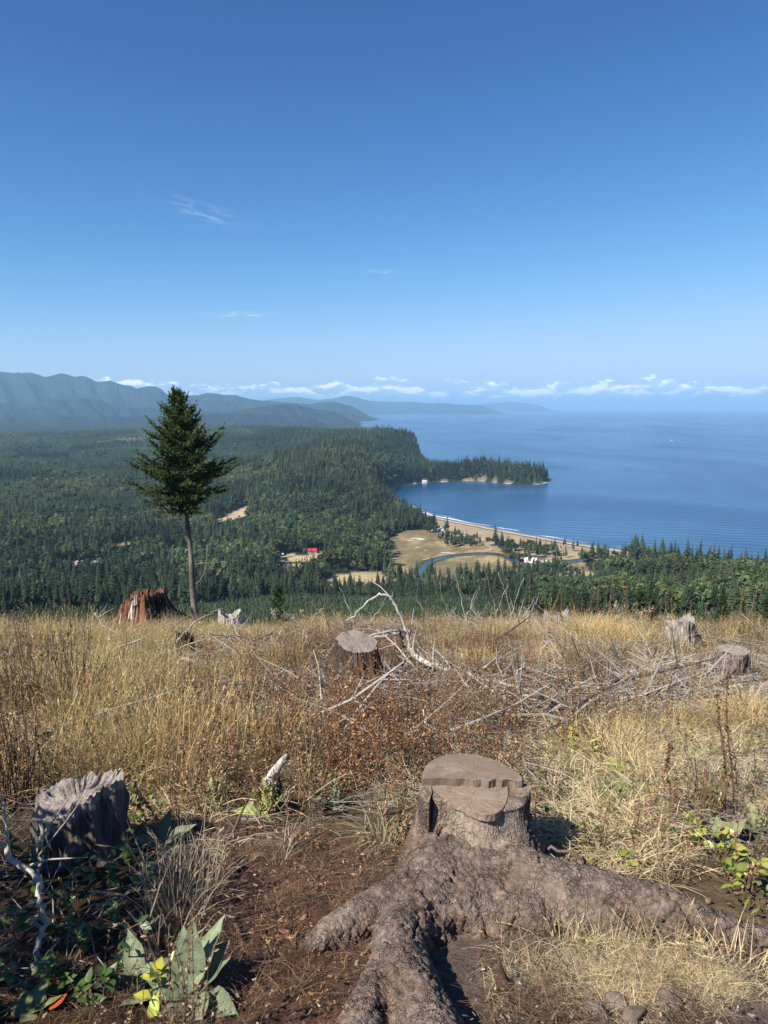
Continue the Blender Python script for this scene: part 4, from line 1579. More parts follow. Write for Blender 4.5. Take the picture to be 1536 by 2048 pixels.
def rings_build(N, c, co, bs):
    x, y, z = N.sep(co)
    d = N.vmath('LENGTH', N.comb(x, N.math('MULTIPLY', y, .82), 0.0))
    d = N.math('ADD', d, N.math('MULTIPLY', N.noise(co, 5.0, 3, .5), .035))
    f = N.math('FRACT', N.math('MULTIPLY', d, 64.0))
    ring = N.ramp(f, .55, .98)
    c = N.mix(N.math('MULTIPLY', ring, .72), c, (0.17, 0.105, 0.07))
    n = N.noise(co, 14.0, 5, .65)
    c = N.mix(N.ramp(n, .46, .66, 0, .75), c, (0.15, 0.118, 0.098))
    c = N.mix(N.ramp(N.noise(co, 6.0, 4, .6), .5, .66, 0, .5), c, (0.30, 0.255, 0.21))
    # fine radial checks in the wood
    an = N.math('ARCTAN2', y, x)
    cr = N.noise(N.comb(N.math('MULTIPLY', an, 4.0), N.math('MULTIPLY', d, 3.0), 0.0), 1.0, 4, .6)
    c = N.mix(N.ramp(cr, .76, .79, 0, .8), c, (0.06, 0.04, 0.03))
    st = N.noise(co, 34.0, 2, .5)
    return N.mix(N.ramp(st, .72, .76, 0, .35), c, (0.42, 0.36, 0.30))


mat_cut = material('cut_wood', rough=.85, spec=.15, build=rings_build, bump=[(50, .0025), (200, .001)])


def voro_crack(p, sc, stretch=(1, 1, .6)):
    q = Vector((p.x * sc * stretch[0], p.y * sc * stretch[1], p.z * sc * stretch[2]))
    dd, _ = mnoise.voronoi(q, distance_metric='DISTANCE', exponent=2.5)
    return dd[1] - dd[0]


# ---- the freshly cut stump with its notch and spreading roots
gp0 = lambda x, y: Vector((x, y, gz(x, y)))
SX, SY = 0.475, 3.86
SZ = gz(SX, SY)
z_low = SZ + .47
z_up = z_low + .05


def onz(px, py, z):
    r = ray(px, py)
    t = (z - EYE) / r.z
    return Vector((r.x * t, r.y * t, z))


root_e = empty('cut_stump', (SX, SY, SZ), 'large brown sawn stump with stepped notch cut and thick spreading bark roots', 'stump')
inv = Vector((-SX, -SY, -SZ))
# outlines of the two saw cuts, read on their own planes
up_back = [(846, 1556), (845, 1545), (851, 1531), (864, 1520), (884, 1511), (908, 1507), (932, 1506), (956, 1510), (980, 1516), (1004, 1526), (1024, 1538), (1040, 1549), (1046, 1557)]
up_front = [(1044, 1561), (1030, 1562), (1018, 1557), (1004, 1560), (992, 1557), (978, 1562), (962, 1558), (946, 1560), (930, 1556), (912, 1557), (896, 1555), (880, 1555), (866, 1556)]
lo_front = [(1016, 1574), (1017, 1590), (1013, 1606), (1004, 1619), (990, 1627), (972, 1629), (955, 1625), (938, 1617), (922, 1608), (908, 1604), (895, 1598), (880, 1590), (868, 1579), (861, 1570)]

tb = MB()
cx, cy = SX, SY + .02
nth = 72
# trunk ring radii at the height of the cut, following the seen outline
outl = [onz(p, q, z_up) for p, q in up_back] + [onz(1058, 1570, z_low), onz(1060, 1590, z_low), onz(1048, 1612, z_low)] + [onz(p, q, z_low) for p, q in lo_front[3:12]] + [onz(846, 1600, z_low), onz(838, 1580, z_low), onz(839, 1565, z_low)]
oa = np.array([math.atan2(p.y - cy, p.x - cx) for p in outl])
orr = np.array([math.hypot(p.x - cx, p.y - cy) for p in outl])
o_ = np.argsort(oa)
oa, orr = oa[o_], orr[o_]
ths = np.linspace(-math.pi, math.pi, nth, endpoint=False)
base_r = np.interp(ths, np.r_[oa - 2 * math.pi, oa, oa + 2 * math.pi], np.r_[orr, orr, orr])
kk = np.exp(-np.linspace(-1.5, 1.5, 7) ** 2); kk /= kk.sum()
base_r = np.convolve(np.r_[base_r[-3:], base_r, base_r[:3]], kk, 'valid')
rings_z = [-.30, -.1, 0.0, .08, .16, .24, .32, .40, .44, .468]
flare = [2.05, 1.9, 1.72, 1.50, 1.32, 1.18, 1.08, 1.02, 1.0, .995]
vs, fs = [], []
for rz_, fl in zip(rings_z, flare):
    for k in range(nth):
        lobes = 1 - (fl - 1) * (.08 * math.cos(3 * ths[k]) + .26 * max(0, math.cos(ths[k] - R(165))))
        r_ = base_r[k] * fl * lobes
        vs.append((cx + r_ * math.cos(ths[k]), cy + r_ * math.sin(ths[k]), SZ + rz_))
m = len(rings_z)
for i in range(m - 1):
    for k in range(nth):
        k2 = (k + 1) % nth
        fs.append((i * nth + k, i * nth + k2, (i + 1) * nth + k2, (i + 1) * nth + k))
fs.append(tuple(range(nth - 1, -1, -1)))
fs.append(tuple((m - 1) * nth + k for k in range(nth)))
tb.add(vs, fs)


def root_path(pts, lift=0.25):
    out, rad = [], []
    for px, py, r_ in pts:
        p = at(px, py)
        p.z += r_ * lift
        out.append(p)
        rad.append(r_)
    pts2, rad2 = [], []
    for i in range(len(out) - 1):
        for t in (0, .33, .66):
            pts2.append(out[i].lerp(out[i + 1], t)); rad2.append(rad[i] * (1 - t) + rad[i + 1] * t)
    pts2.append(out[-1]); rad2.append(rad[-1])
    for _ in range(2):
        pts2 = [pts2[0]] + [(pts2[i - 1] + pts2[i] * 2 + pts2[i + 1]) / 4 for i in range(1, len(pts2) - 1)] + [pts2[-1]]
    return pts2, rad2


mid_c = Vector((cx, cy, SZ + .02))
for pts, lift in (
        ([(905, 1765, .20), (855, 1795, .19), (795, 1828, .155), (730, 1852, .13), (680, 1872, .10), (635, 1890, .07), (600, 1902, .03)], .10),
        ([(985, 1765, .21), (1040, 1795, .205), (1110, 1818, .195), (1200, 1838, .185), (1300, 1856, .165), (1390, 1874, .135), (1470, 1890, .10), (1560, 1905, .075)], .22),
        ([(925, 1785, .20), (870, 1828, .165), (815, 1872, .135), (795, 1920, .13), (805, 1970, .13), (835, 2030, .13), (870, 2110, .125), (905, 2220, .12)], .2),
        ([(795, 1915, .11), (772, 1960, .10), (738, 2030, .10), (708, 2120, .095), (690, 2220, .09)], .15),
        ([(945, 1760, .27), (960, 1795, .23), (975, 1830, .17), (990, 1862, .09)], .05),
        ([(900, 1770, .25), (860, 1810, .20), (830, 1850, .14), (850, 1880, .08)], .1),
        ([(1000, 1770, .26), (1040, 1815, .20), (1070, 1850, .13), (1080, 1880, .06)], .05),
        ([(930, 1795, .26), (925, 1835, .22), (905, 1868, .14)], -.15),
        ([(975, 1795, .24), (1000, 1840, .18), (1030, 1868, .10)], -.12),
        ([(880, 1810, .20), (862, 1850, .16), (852, 1882, .11)], -.1),
        ([(700, 1862, .06), (668, 1888, .040), (640, 1902, .030), (622, 1910, .02)], .8)):
    pp, rr = root_path(pts, lift)
    tb.tube(pp, rr, 14)
me0 = tb.mesh('stump_blank')
ob0 = bpy.data.objects.new('stump_blank', me0)
COL.objects.link(ob0)
md = ob0.modifiers.new('r', 'REMESH')
md.mode = 'VOXEL'
md.voxel_size = 0.0085
ms = ob0.modifiers.new('s', 'SMOOTH')
ms.factor = .5
ms.iterations = 26
dg = bpy.context.evaluated_depsgraph_get()
me1 = bpy.data.meshes.new_from_object(ob0.evaluated_get(dg))
bpy.data.objects.remove(ob0)
n = len(me1.vertices)
co = np.empty(n * 3); me1.vertices.foreach_get('co', co); co = co.reshape(-1, 3)
nr = np.empty(n * 3); me1.vertices.foreach_get('normal', nr); nr = nr.reshape(-1, 3)
print('stump verts', n)
hrel = co[:, 2] - SZ
rr_ax = np.hypot(co[:, 0] - cx, co[:, 1] - cy)
ang = np.arctan2(co[:, 1] - cy, co[:, 0] - cx)
near_trunk = rr_ax < np.interp(ang, ths, base_r, period=2 * math.pi) * 1.25
# front of the trunk under the notch: bark gone, bare fibrous wood
front = np.clip(np.cos(ang - R(-98)) * 2.1 - .5, 0, 1)
bare = smooth(.27, .33, hrel + (fbm(ang * 9, ang * 0, 3, 5) - .5) * .09) * smooth(.15, .55, front) * near_trunk
topm = smooth(.40, .455, hrel) * near_trunk * (1 - bare)
disp = np.zeros(n); colr = np.zeros((n, 3))
bark_c = np.array((0.126, 0.085, 0.063)); dust = np.array((0.190, 0.136, 0.103)); old_bark = np.array((0.185, 0.158, 0.138)); bare_c = np.array((0.27, 0.215, 0.17))
for i in range(n):
    p = Vector(co[i])
    f1 = mnoise.fractal(p * 3.2, 1.0, 2.0, 3)
    f2 = mnoise.fractal(p * 22, 1.0, 2.1, 3)
    wp = p + Vector((mnoise.noise(p * 12), mnoise.noise(p * 12 + Vector((5, 1, 2))), mnoise.noise(p * 12 + Vector((1, 7, 3))))) * .018
    e1 = voro_crack(wp, 26, (1, 1, .75))
    crack = max(0.0, 1 - e1 / .16)
    big = max(0.0, 1 - voro_crack(wp, 7.5, (1, 1, .5)) / .06) * (1 if mnoise.noise(p * 3 + Vector((9, 0, 0))) > .02 else 0)
    b = bare[i]
    grain = mnoise.noise(Vector((ang[i] * 15 + 2 * mnoise.noise(p * 5), rr_ax[i] * 2.2, hrel[i] * 2.0)))
    fib = math.sin(ang[i] * 130 + 5 * mnoise.noise(p * 9)) * .5 + mnoise.noise(Vector((ang[i] * 40, hrel[i] * 3, 0)))
    disp[i] = (1 - b) * (f1 * .010 + f2 * .005 + grain * .009 - crack * .011 - big * .026) + b * (-.012 + fib * .005)
    cc = (bark_c + (dust - bark_c) * min(1, max(0, .5 + f1 * .9))) * (1 + .22 * grain) * (.74 + .5 * abs(mnoise.cell(wp * 26)))
    gk = min(1.0, max(0.0, (hrel[i] - .10) / .25)) * (.55 + .45 * f1) * .8
    cc = cc * (1 - gk) + old_bark * gk * (.8 + .4 * abs(mnoise.cell(wp * 26)))
    colr[i] = cc * (1 - b) + bare_c * (1 + .35 * mnoise.noise(Vector((ang[i] * 55, hrel[i] * 4, 3)))) * b
edge = smooth(.448, .466, hrel) * near_trunk
disp *= (1 - edge)
co2 = co + nr * disp[:, None]
co2 -= np.array((SX, SY, SZ))
me1.vertices.foreach_set('co', co2.ravel())
at_ = me1.color_attributes.new('col', 'FLOAT_COLOR', 'POINT')
at_.data.foreach_set('color', np.concatenate([colr, np.ones((n, 1))], 1).astype(np.float32).ravel())
me1.polygons.foreach_set('use_smooth', np.ones(len(me1.polygons), bool))
me1.materials.clear()
me1.materials.append(mat_bark)
me1.update()
ob = bpy.data.objects.new('bark_body', me1)
COL.objects.link(ob)
ob.parent = root_e


def slab(outline_top, thick, colt, cols, name, mat, origin, jit=0.0):
    """a sawn slab: top face subdivided as a fan of rings, sides with ragged splinters"""
    mb = MB()
    ctr = sum(outline_top, Vector()) / len(outline_top)
    dense = []
    for a, b in zip(outline_top, outline_top[1:] + outline_top[:1]):
        k = max(1, int((b - a).length / .012))
        dense += [a.lerp(b, t / k) for t in range(k)]
    nn = len(dense)
    vs = []
    for s_ in (1.0, .985, .8, .55, .25):
        for p in dense:
            q = ctr.lerp(p, s_)
            vs.append((q.x, q.y, q.z - (.004 if s_ == 1.0 else 0) + random.gauss(0, .0007)))
    vs.append(tuple(ctr))
    fs = []
    for i in range(4):
        for k in range(nn):
            k2 = (k + 1) % nn
            fs.append((i * nn + k, i * nn + k2, (i + 1) * nn + k2, (i + 1) * nn + k))
    for k in range(nn):
        fs.append((4 * nn + k, 4 * nn + (k + 1) % nn, 5 * nn))
    vs = [tuple(Vector(v) - Vector(origin)) for v in vs]
    mb.add(vs, fs, colt)
    sv = []
    for z_ in (-.0045, -thick * .5, -thick):
        for k, p in enumerate(dense):
            o2 = (p - ctr); o2.z = 0
            o2 = o2.normalized() * (random.uniform(-jit, jit) if z_ != -.0045 else 0)
            sv.append(tuple(p + o2 + Vector((0, 0, z_ + (0 if z_ != -thick * .5 else 0))) - Vector(origin)))
    sf = []
    for i in range(2):
        for k in range(nn):
            k2 = (k + 1) % nn
            sf.append((i * nn + k, (i + 1) * nn + k, (i + 1) * nn + k2, i * nn + k2))
    mb.add(sv, sf, cols)
    return mb


pith_up = onz(958, 1552, z_up)
ub = slab([onz(p, q, z_up) for p, q in up_back + up_front], .075, (0.205, 0.155, 0.118), (0.15, 0.112, 0.085), 'upper_cut', mat_cut, pith_up, .004)
u_ob = ub.build('upper_cut_face', mat_cut, root_e)
u_ob.location = pith_up - Vector((SX, SY, SZ))
pith_lo = onz(960, 1578, z_low)
z_l2 = z_low + .004
lb = slab([onz(p, q, z_l2) for p, q in lo_front + [(866, 1561), (900, 1560), (950, 1561), (1000, 1562)]], .04, (0.27, 0.198, 0.142), (0.25, 0.195, 0.15), 'lower_cut', mat_cut, pith_lo, .003)
l_ob = lb.build('lower_cut_face', mat_cut, root_e)
l_ob.location = pith_lo - Vector((SX, SY, SZ))
# broken hinge fibres along the step
for i in range(46):
    mb = MB() if i % 46 == 0 else mb
    px = 868 + i * 3.9
    a = onz(px, 1564 + random.uniform(-1, 1), z_low)
    hh = random.uniform(.006, .046)
    w_ = random.uniform(.004, .010)
    dpt = random.uniform(.004, .030)
    o3 = Vector((SX, SY, SZ))
    q = a - o3
    g = random.uniform(.6, 1.2)
    v8 = [(q.x - w_, q.y - dpt, q.z - .01), (q.x + w_, q.y - dpt, q.z - .01), (q.x + w_, q.y + .004, q.z - .01), (q.x - w_, q.y + .004, q.z - .01),
          (q.x - w_, q.y - dpt * .6, q.z + hh), (q.x + w_ * .6, q.y - dpt * .7, q.z + hh * random.uniform(.7, 1)), (q.x + w_, q.y + .004, q.z + hh), (q.x - w_, q.y + .004, q.z + hh)]
    mb.add(v8, [(0, 1, 5, 4), (1, 2, 6, 5), (2, 3, 7, 6), (3, 0, 4, 7), (4, 5, 6, 7)], np.array((0.27, 0.20, 0.145)) * random.choice((.25, .5, .9, 1.2)))
mb.build('torn_hinge', mat_grey, root_e)
# the bark slabs left standing on both flanks of the notch
for nm, pts in (('left_flank', [(838, 1566), (862, 1567), (864, 1585), (858, 1604), (846, 1600), (838, 1586)]), ('right_flank', [(1022, 1568), (1052, 1567), (1061, 1576), (1058, 1590), (1044, 1594), (1030, 1590)])):
    fb = slab([onz(p, q, z_low + .006) for p, q in pts], .16, (0.25, 0.19, 0.14), (0.13, 0.10, 0.085), nm, mat_cut, (SX, SY, SZ), .006)
    fb.build('bark_flank', mat_bark, root_e)


# ---- weathered stumps: ragged loft with fluted sides
def rough_stump(name, base, rad, hfun, label, side_col, top_col, flare_=.35, flute=.10, nth=132, nz_=26, squash=1.0, hollow=.25, seed=1, mat=None, rot=0.0, rings=False, sawn=False, lean=(0, 0), topm=None, jag=1.0):
    """hfun(theta) -> height of the broken rim"""
    rn = np.random.default_rng(seed)
    th = np.linspace(0, 2 * math.pi, nth, endpoint=False)
    H = np.array([hfun(t) for t in th]) if not sawn else np.array([hfun(t) for t in th])
    if not sawn:
        H = H * (1 + jag * (.16 * (vnoise(th * 5.5, th * 0, seed) - .5) + .22 * (vnoise(th * 16, th * 0, seed + 1) - .5) + .12 * (vnoise(th * 37, th * 0, seed + 6) - .5)))
    fl = flute * (vnoise(th * 3.5, th * 0 + 2, seed + 2) - .5) * 2 + flute * .6 * (vnoise(th * 11, th * 0 + 2, seed + 3) - .5) * 2 + flute * .22 * (vnoise(th * 33, th * 0 + 2, seed + 4) - .5) * 2
    fl[-3:] = fl[-3:] * np.array((.7, .5, .3)) + fl[0] * np.array((.3, .5, .7))
    H[-3:] = H[-3:] * np.array((.7, .5, .3)) + H[0] * np.array((.3, .5, .7))
    vs, cs = [], []
    for i in range(nz_):
        t = i / (nz_ - 1)
        for k in range(nth):
            z_ = -.12 + (H[k] + .12) * t
            r_ = rad * (1 + flare_ * (1 - t) ** 2.2) * (1 + fl[k] * (1.2 - .5 * t))
            r_ *= 1 + (.06 + .10 * (rad < .3)) * mnoise.noise(Vector((math.cos(th[k]) * 2.6, math.sin(th[k]) * 4, z_ * 7 / max(rad, .2) * .3 + seed))) + .035 * mnoise.noise(Vector((math.cos(th[k]) * 14, math.sin(th[k]) * 14, z_ * 8 + seed)))
            vs.append((r_ * math.cos(th[k]) + lean[0] * t, r_ * squash * math.sin(th[k]) + lean[1] * t, z_))
            g = 1 + .5 * mnoise.noise(Vector((th[k] * 9, z_ * 3, seed)))
            cs.append(np.array(side_col(th[k], t)) * g)
    fs = []
    for i in range(nz_ - 1):
        for k in range(nth):
            k2 = (k + 1) % nth
            fs.append((i * nth + k, i * nth + k2, (i + 1) * nth + k2, (i + 1) * nth + k))
    root = empty(name, base, label, 'stump', rz=rot)
    mb = MB()
    mb.add(vs, fs, np.array(cs))
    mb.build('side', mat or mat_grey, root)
    mb = MB()
    top = np.array(vs[(nz_ - 1) * nth:])
    ctr = top.mean(0)
    tv, tcs = [], []
    steps = (1.0, .93, .8, .62, .42, .2)
    for s_ in steps:
        for k in range(nth):
            p = ctr * (1 - s_) + top[k] * s_
            if not sawn:
                p = p - np.array((0, 0, hollow * rad * (1 - s_ ** 3) * (1 + .8 * mnoise.noise(Vector(p * 6 / rad * .4) + Vector((seed, 0, 0)))))) + np.array((0, 0, .08 * rad * mnoise.noise(Vector(p * 16))))
            else:
                p = p + np.array((0, 0, .022 * mnoise.noise(Vector(p * 9)))) * s_
            tv.append(p); tcs.append(np.array(top_col) * rn.uniform(.8, 1.2))
    tv.append(tv[-nth:][0] * 0 + np.mean(tv[-nth:], 0)); tcs.append(np.array(top_col))
    tf = []
    for i in range(len(steps) - 1):
        for k in range(nth):
            k2 = (k + 1) % nth
            tf.append((i * nth + k, i * nth + k2, (i + 1) * nth + k2, (i + 1) * nth + k))
    q = len(steps) - 1
    for k in range(nth):
        tf.append((q * nth + k, q * nth + (k + 1) % nth, len(tv) - 1))
    mb.add(tv, tf, np.array(tcs))
    mb.build('sawn_top' if sawn else 'broken_top', topm or mat_grey, root)
    return root


def gpt(px, py, dz=0.0):
    p = at(px, py)
    p.z += dz
    return p


def slope_top(h, amp, dirn):
    return lambda t: h + amp * math.cos(t - dirn)


DARK_SIDE = (0.072, 0.058, 0.049); GREY = (0.30, 0.27, 0.25); PALE = (0.48, 0.44, 0.40); REDROT = (0.165, 0.072, 0.042); DKRED = (0.11, 0.05, 0.03)  # first tone: dark stump sides, on the weathered stump with its shade included
bs_ = gpt(165, 1706)
ls = rough_stump('weathered_stump', bs_, .25, lambda t: .385 + .085 * math.cos(t - R(12)) + .04 * math.cos(2 * t + 1), 'dark fronted stump with pale broken top slanting up to the right at left edge',
                 lambda t, h: np.array(DARK_SIDE) * (1.6 + .9 * float(vnoise(np.array(t * 5), np.array(h * 4), 37)) if h < .90 else 4.2) if math.sin(t) < .6 and math.cos(t - R(190)) < .55 else np.array(GREY) * .55, (0.30, 0.26, 0.235), .42, .09, 132, 26, .95, .32, 3, jag=.45)  # dark front carries its shade in the colour; left side and rim painted sunlit
bs_ = gpt(287, 1246, -.2)
rough_stump('rotten_stump', bs_, .93, lambda t: 1.55 - .15 * math.cos(t - R(180)) * 1 - .5 * (math.cos(t - R(190)) > .55) * (math.cos(t - R(190)) - .55) * 2.2, 'huge rotten red brown stump on the crest left of the lone tree',
            lambda t, h: (np.array(REDROT) if math.cos(t - R(205)) > -.15 else np.array(DARK_SIDE) * .8) * (.45 + 1.1 * float(vnoise(np.array(t * 6), np.array(h * 5), 31))) + np.array((.14, .13, .12)) * max(0, float(vnoise(np.array(t * 9 + 4), np.array(h * 3), 33)) - .62) * 2.4, (0.13, 0.07, 0.045), 1.35, .14, 150, 28, 1.0, .45, 5, jag=.6)
rs_root = bpy.data.objects['rotten_stump']
for (ax, rr_, zz, L, w_) in ((-98, .93, .62, .80, .10), (-106, .98, .50, .50, .09), (-86, .84, 1.28, .36, .06), (-91, .86, 1.25, .42, .05), (-124, 1.16, .35, .55, .07)):
    a = R(ax)
    mb = MB()
    c = Vector((rr_ * math.cos(a), rr_ * math.sin(a) - .08, zz))
    nn = 7
    vs = []
    for i in range(nn):
        t = i / (nn - 1)
        ww = w_ * (1 - .55 * t ** 2) * random.uniform(.8, 1.2)
        q = c + Vector((.12 * (t - .3) * math.cos(a) * -1, .10 * t, L * t))
        vs += [tuple(q + Vector((-ww, 0, 0))), tuple(q + Vector((0, -.07, 0))), tuple(q + Vector((ww, 0, random.uniform(-.03, .03)))), tuple(q + Vector((0, .08, 0)))]
    fs = []
    for i in range(nn - 1):
        for k in range(4):
            fs.append((i * 4 + k, i * 4 + (k + 1) % 4, i * 4 + 4 + (k + 1) % 4, i * 4 + 4 + k))
    fs.append(((nn - 1) * 4, (nn - 1) * 4 + 1, (nn - 1) * 4 + 2, (nn - 1) * 4 + 3))
    mb.add(vs, fs, (0.60, 0.55, 0.50))
    mb.build('bleached_wood', mat_grey, rs_root)
bs_ = gpt(371, 1316)
rough_stump('burnt_stump', bs_, .17, slope_top(.52, .05, R(200)), 'narrow black burnt stump in the grass below the red rotten stump', lambda t, h: np.array((0.030, 0.026, 0.024)), (0.10, 0.09, 0.08), .25, .14, 90, 16, .8, .3, 7)
bs_ = gpt(722, 1362)
rough_stump('grey_stump', bs_, .31, slope_top(.62, .09, R(120)), 'sawn stump with sloping grey top behind the arching dead branches', lambda t, h: np.array((0.10, 0.072, 0.055)) if math.cos(t - R(-60)) > -.2 else np.array(DARK_SIDE) * .9,
            (0.24, 0.21, 0.185), .45, .10, 110, 18, .9, .1, 9, sawn=True, lean=(-.06, 0), mat=mat_bark, topm=mat_cut)
bs_ = gpt(1462, 1362)
rough_stump('old_stump', bs_, .26, slope_top(.56, .02, R(90)), 'upright grey brown stump with pale flat top near right edge', lambda t, h: np.array((0.19, 0.15, 0.13)), (0.30, 0.27, 0.21), .16, .06, 110, 18, .95, .1, 11, sawn=True, topm=mat_grey)
bs_ = gpt(1357, 1292)
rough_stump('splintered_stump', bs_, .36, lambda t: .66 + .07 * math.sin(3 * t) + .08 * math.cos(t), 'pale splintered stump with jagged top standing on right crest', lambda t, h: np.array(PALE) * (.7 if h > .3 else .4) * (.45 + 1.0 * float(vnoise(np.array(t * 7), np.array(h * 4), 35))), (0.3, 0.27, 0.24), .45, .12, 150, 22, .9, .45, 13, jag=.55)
bs_ = gpt(1072, 1248)
rough_stump('bleached_stump', gpt(1112, 1254), .42, lambda t: .42 + .14 * math.sin(3 * t), 'low bleached broken stump among grass left of splintered stump', lambda t, h: np.array(GREY) * .9, GREY, .4, .15, 120, 18, .8, .4, 15)
# pale root wad beside the lone tree
bs_ = gpt(459, 1250)
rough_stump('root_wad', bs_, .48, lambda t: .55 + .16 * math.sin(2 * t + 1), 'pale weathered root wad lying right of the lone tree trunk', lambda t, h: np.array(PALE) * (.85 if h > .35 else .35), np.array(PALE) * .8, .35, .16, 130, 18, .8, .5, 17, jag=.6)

# ---- leaning broken snag, bleached white
mb = MB()
p0 = gpt(515, 1618)
p1 = P(572, 1506, p0.y + .12)
path = [p0 + (p1 - p0) * t + Vector((math.sin(t * 7) * .012, 0, math.sin(t * 5) * .01)) for t in np.linspace(0, 1, 9)]
mb.tube(path, [.085, .08, .07, .06, .05, .04, .032, .026, .012], 9, (0.50, 0.46, 0.42))
q0 = path[5]
mb2 = MB()
mb2.tube([q0, q0 + Vector((.03, .02, -.10)), q0 + Vector((.045, .03, -.20))], [.03, .026, .01], 7, (0.09, 0.07, 0.06))
sn = empty('broken_snag', p0, 'short bleached driftwood like snag leaning right above green leaves', 'snag')
for m_, nm, mt in ((mb, 'trunk', mat_grey), (mb2, 'bark_strip', mat_grey)):
    for v in m_.v:
        v -= np.array(p0)
    o = m_.build(nm, mt, sn, True)
    o.data.update()

# ---- fence-post like rotten peg standing in the path
p0 = gpt(1012, 1988)
mb = MB()
mb.tube([p0 + Vector((.01, 0, -.05)), p0 + Vector((-.005, .015, .03)), p0 + Vector((-.02, .03, .08)), p0 + Vector((-.025, .045, .13))], [.036, .026, .016, .003], 7, (0.10, 0.062, 0.045))
mb.tube([p0 + Vector((-.02, .01, .0)), p0 + Vector((-.035, .03, .06)), p0 + Vector((-.05, .035, .085))], [.018, .012, .002], 5, (0.13, 0.08, 0.055))
tag(mb.build('root_peg', mat_grey, None, True), 'rotten brown root peg standing in the bare dirt before the cut stump', 'root')

# ---- stones by the path
mat_stone = material('stone', rough=.9, spec=.2, noise=[(6, .25), (40, .2)], bump=[(18, .01), (80, .004)])
for i, (px, py, sx_, sy_, sz_, lb) in enumerate([
        (1322, 2012, .085, .065, .060, 'largest angular brown stone lying in straw at bottom right'),
        (1232, 2008, .055, .045, .035, 'small dark stone left of the large angular one'),
        (1270, 2040, .060, .05, .035, 'flat stone at the bottom edge below the large angular one'),
        (1190, 2030, .055, .035, .04, 'reddish stone half buried near the bottom edge'),
        (1075, 2005, .05, .03, .03, 'lone brown stone in bare dirt right of the peg'),
        (1180, 1996, .028, .022, .02, 'tiny stone beside dry sticks above the reddish stone'),
        (1385, 2030, .04, .03, .02, 'thin flat stone right of the large angular one')]):
    p = gpt(px, py)
    rn = np.random.default_rng(600 + i)
    import bmesh
    bm = bmesh.new()
    pts = rn.normal(0, 1, (16, 3))
    pts /= np.linalg.norm(pts, axis=1)[:, None]
    for q in pts * np.array((sx_, sy_, sz_)) * rn.uniform(.8, 1.15, (16, 1)):
        bm.verts.new(q)
    bmesh.ops.convex_hull(bm, input=bm.verts[:])
    bmesh.ops.bevel(bm, geom=bm.edges[:], offset=min(sx_, sz_) * .12, segments=1, affect='EDGES')
    me = bpy.data.meshes.new('stone')
    bm.to_mesh(me); bm.free()
    a_ = me.color_attributes.new('col', 'FLOAT_COLOR', 'POINT')
    cc = np.array((0.15, 0.115, 0.092)) * rn.uniform(.7, 1.2)
    a_.data.foreach_set('color', np.tile(np.r_[cc, 1], len(me.vertices)).astype(np.float32))
    me.materials.append(mat_stone)
    o = bpy.data.objects.new('stone', me)
    COL.objects.link(o)
    o.location = p + Vector((0, 0, sz_ * .35))
    o.rotation_euler = (0, 0, rn.uniform(0, 6))
    tag(o, lb, 'stone')

# ================================================================== THE LONE FIR ON THE CREST
mat_fir = material('fir_needles', rough=.7, spec=.2, transl=.12)
mat_firbark = material('fir_bark', rough=.95, spec=.1, noise=[(2.2, .45), (9, .35)], bump=[(14, .03)])


def needle_spray(mb, r_, p, d, L, col, n=9, wd=.027):
    """a twig end clothed in needle tufts pointing forward"""
    d = d / (np.linalg.norm(d) + 1e-9)
    for k in range(n):
        t = k / n
        q = p + d * L * t
        o = r_.normal(0, 1, 3)
        o -= d * (o @ d)
        o /= np.linalg.norm(o) + 1e-9
        dv = d * .75 + o * .75
        l2 = L * (.42 - .2 * t) * r_.uniform(.7, 1.3)
        s = np.cross(dv, r_.normal(0, 1, 3)); s /= np.linalg.norm(s) + 1e-9
        c = np.array(col) * r_.uniform(.7, 1.3)
        mb.add([q - s * wd, q + s * wd, q + dv * l2], [(0, 1, 2)], [c * .8, c * .8, c * 1.25])


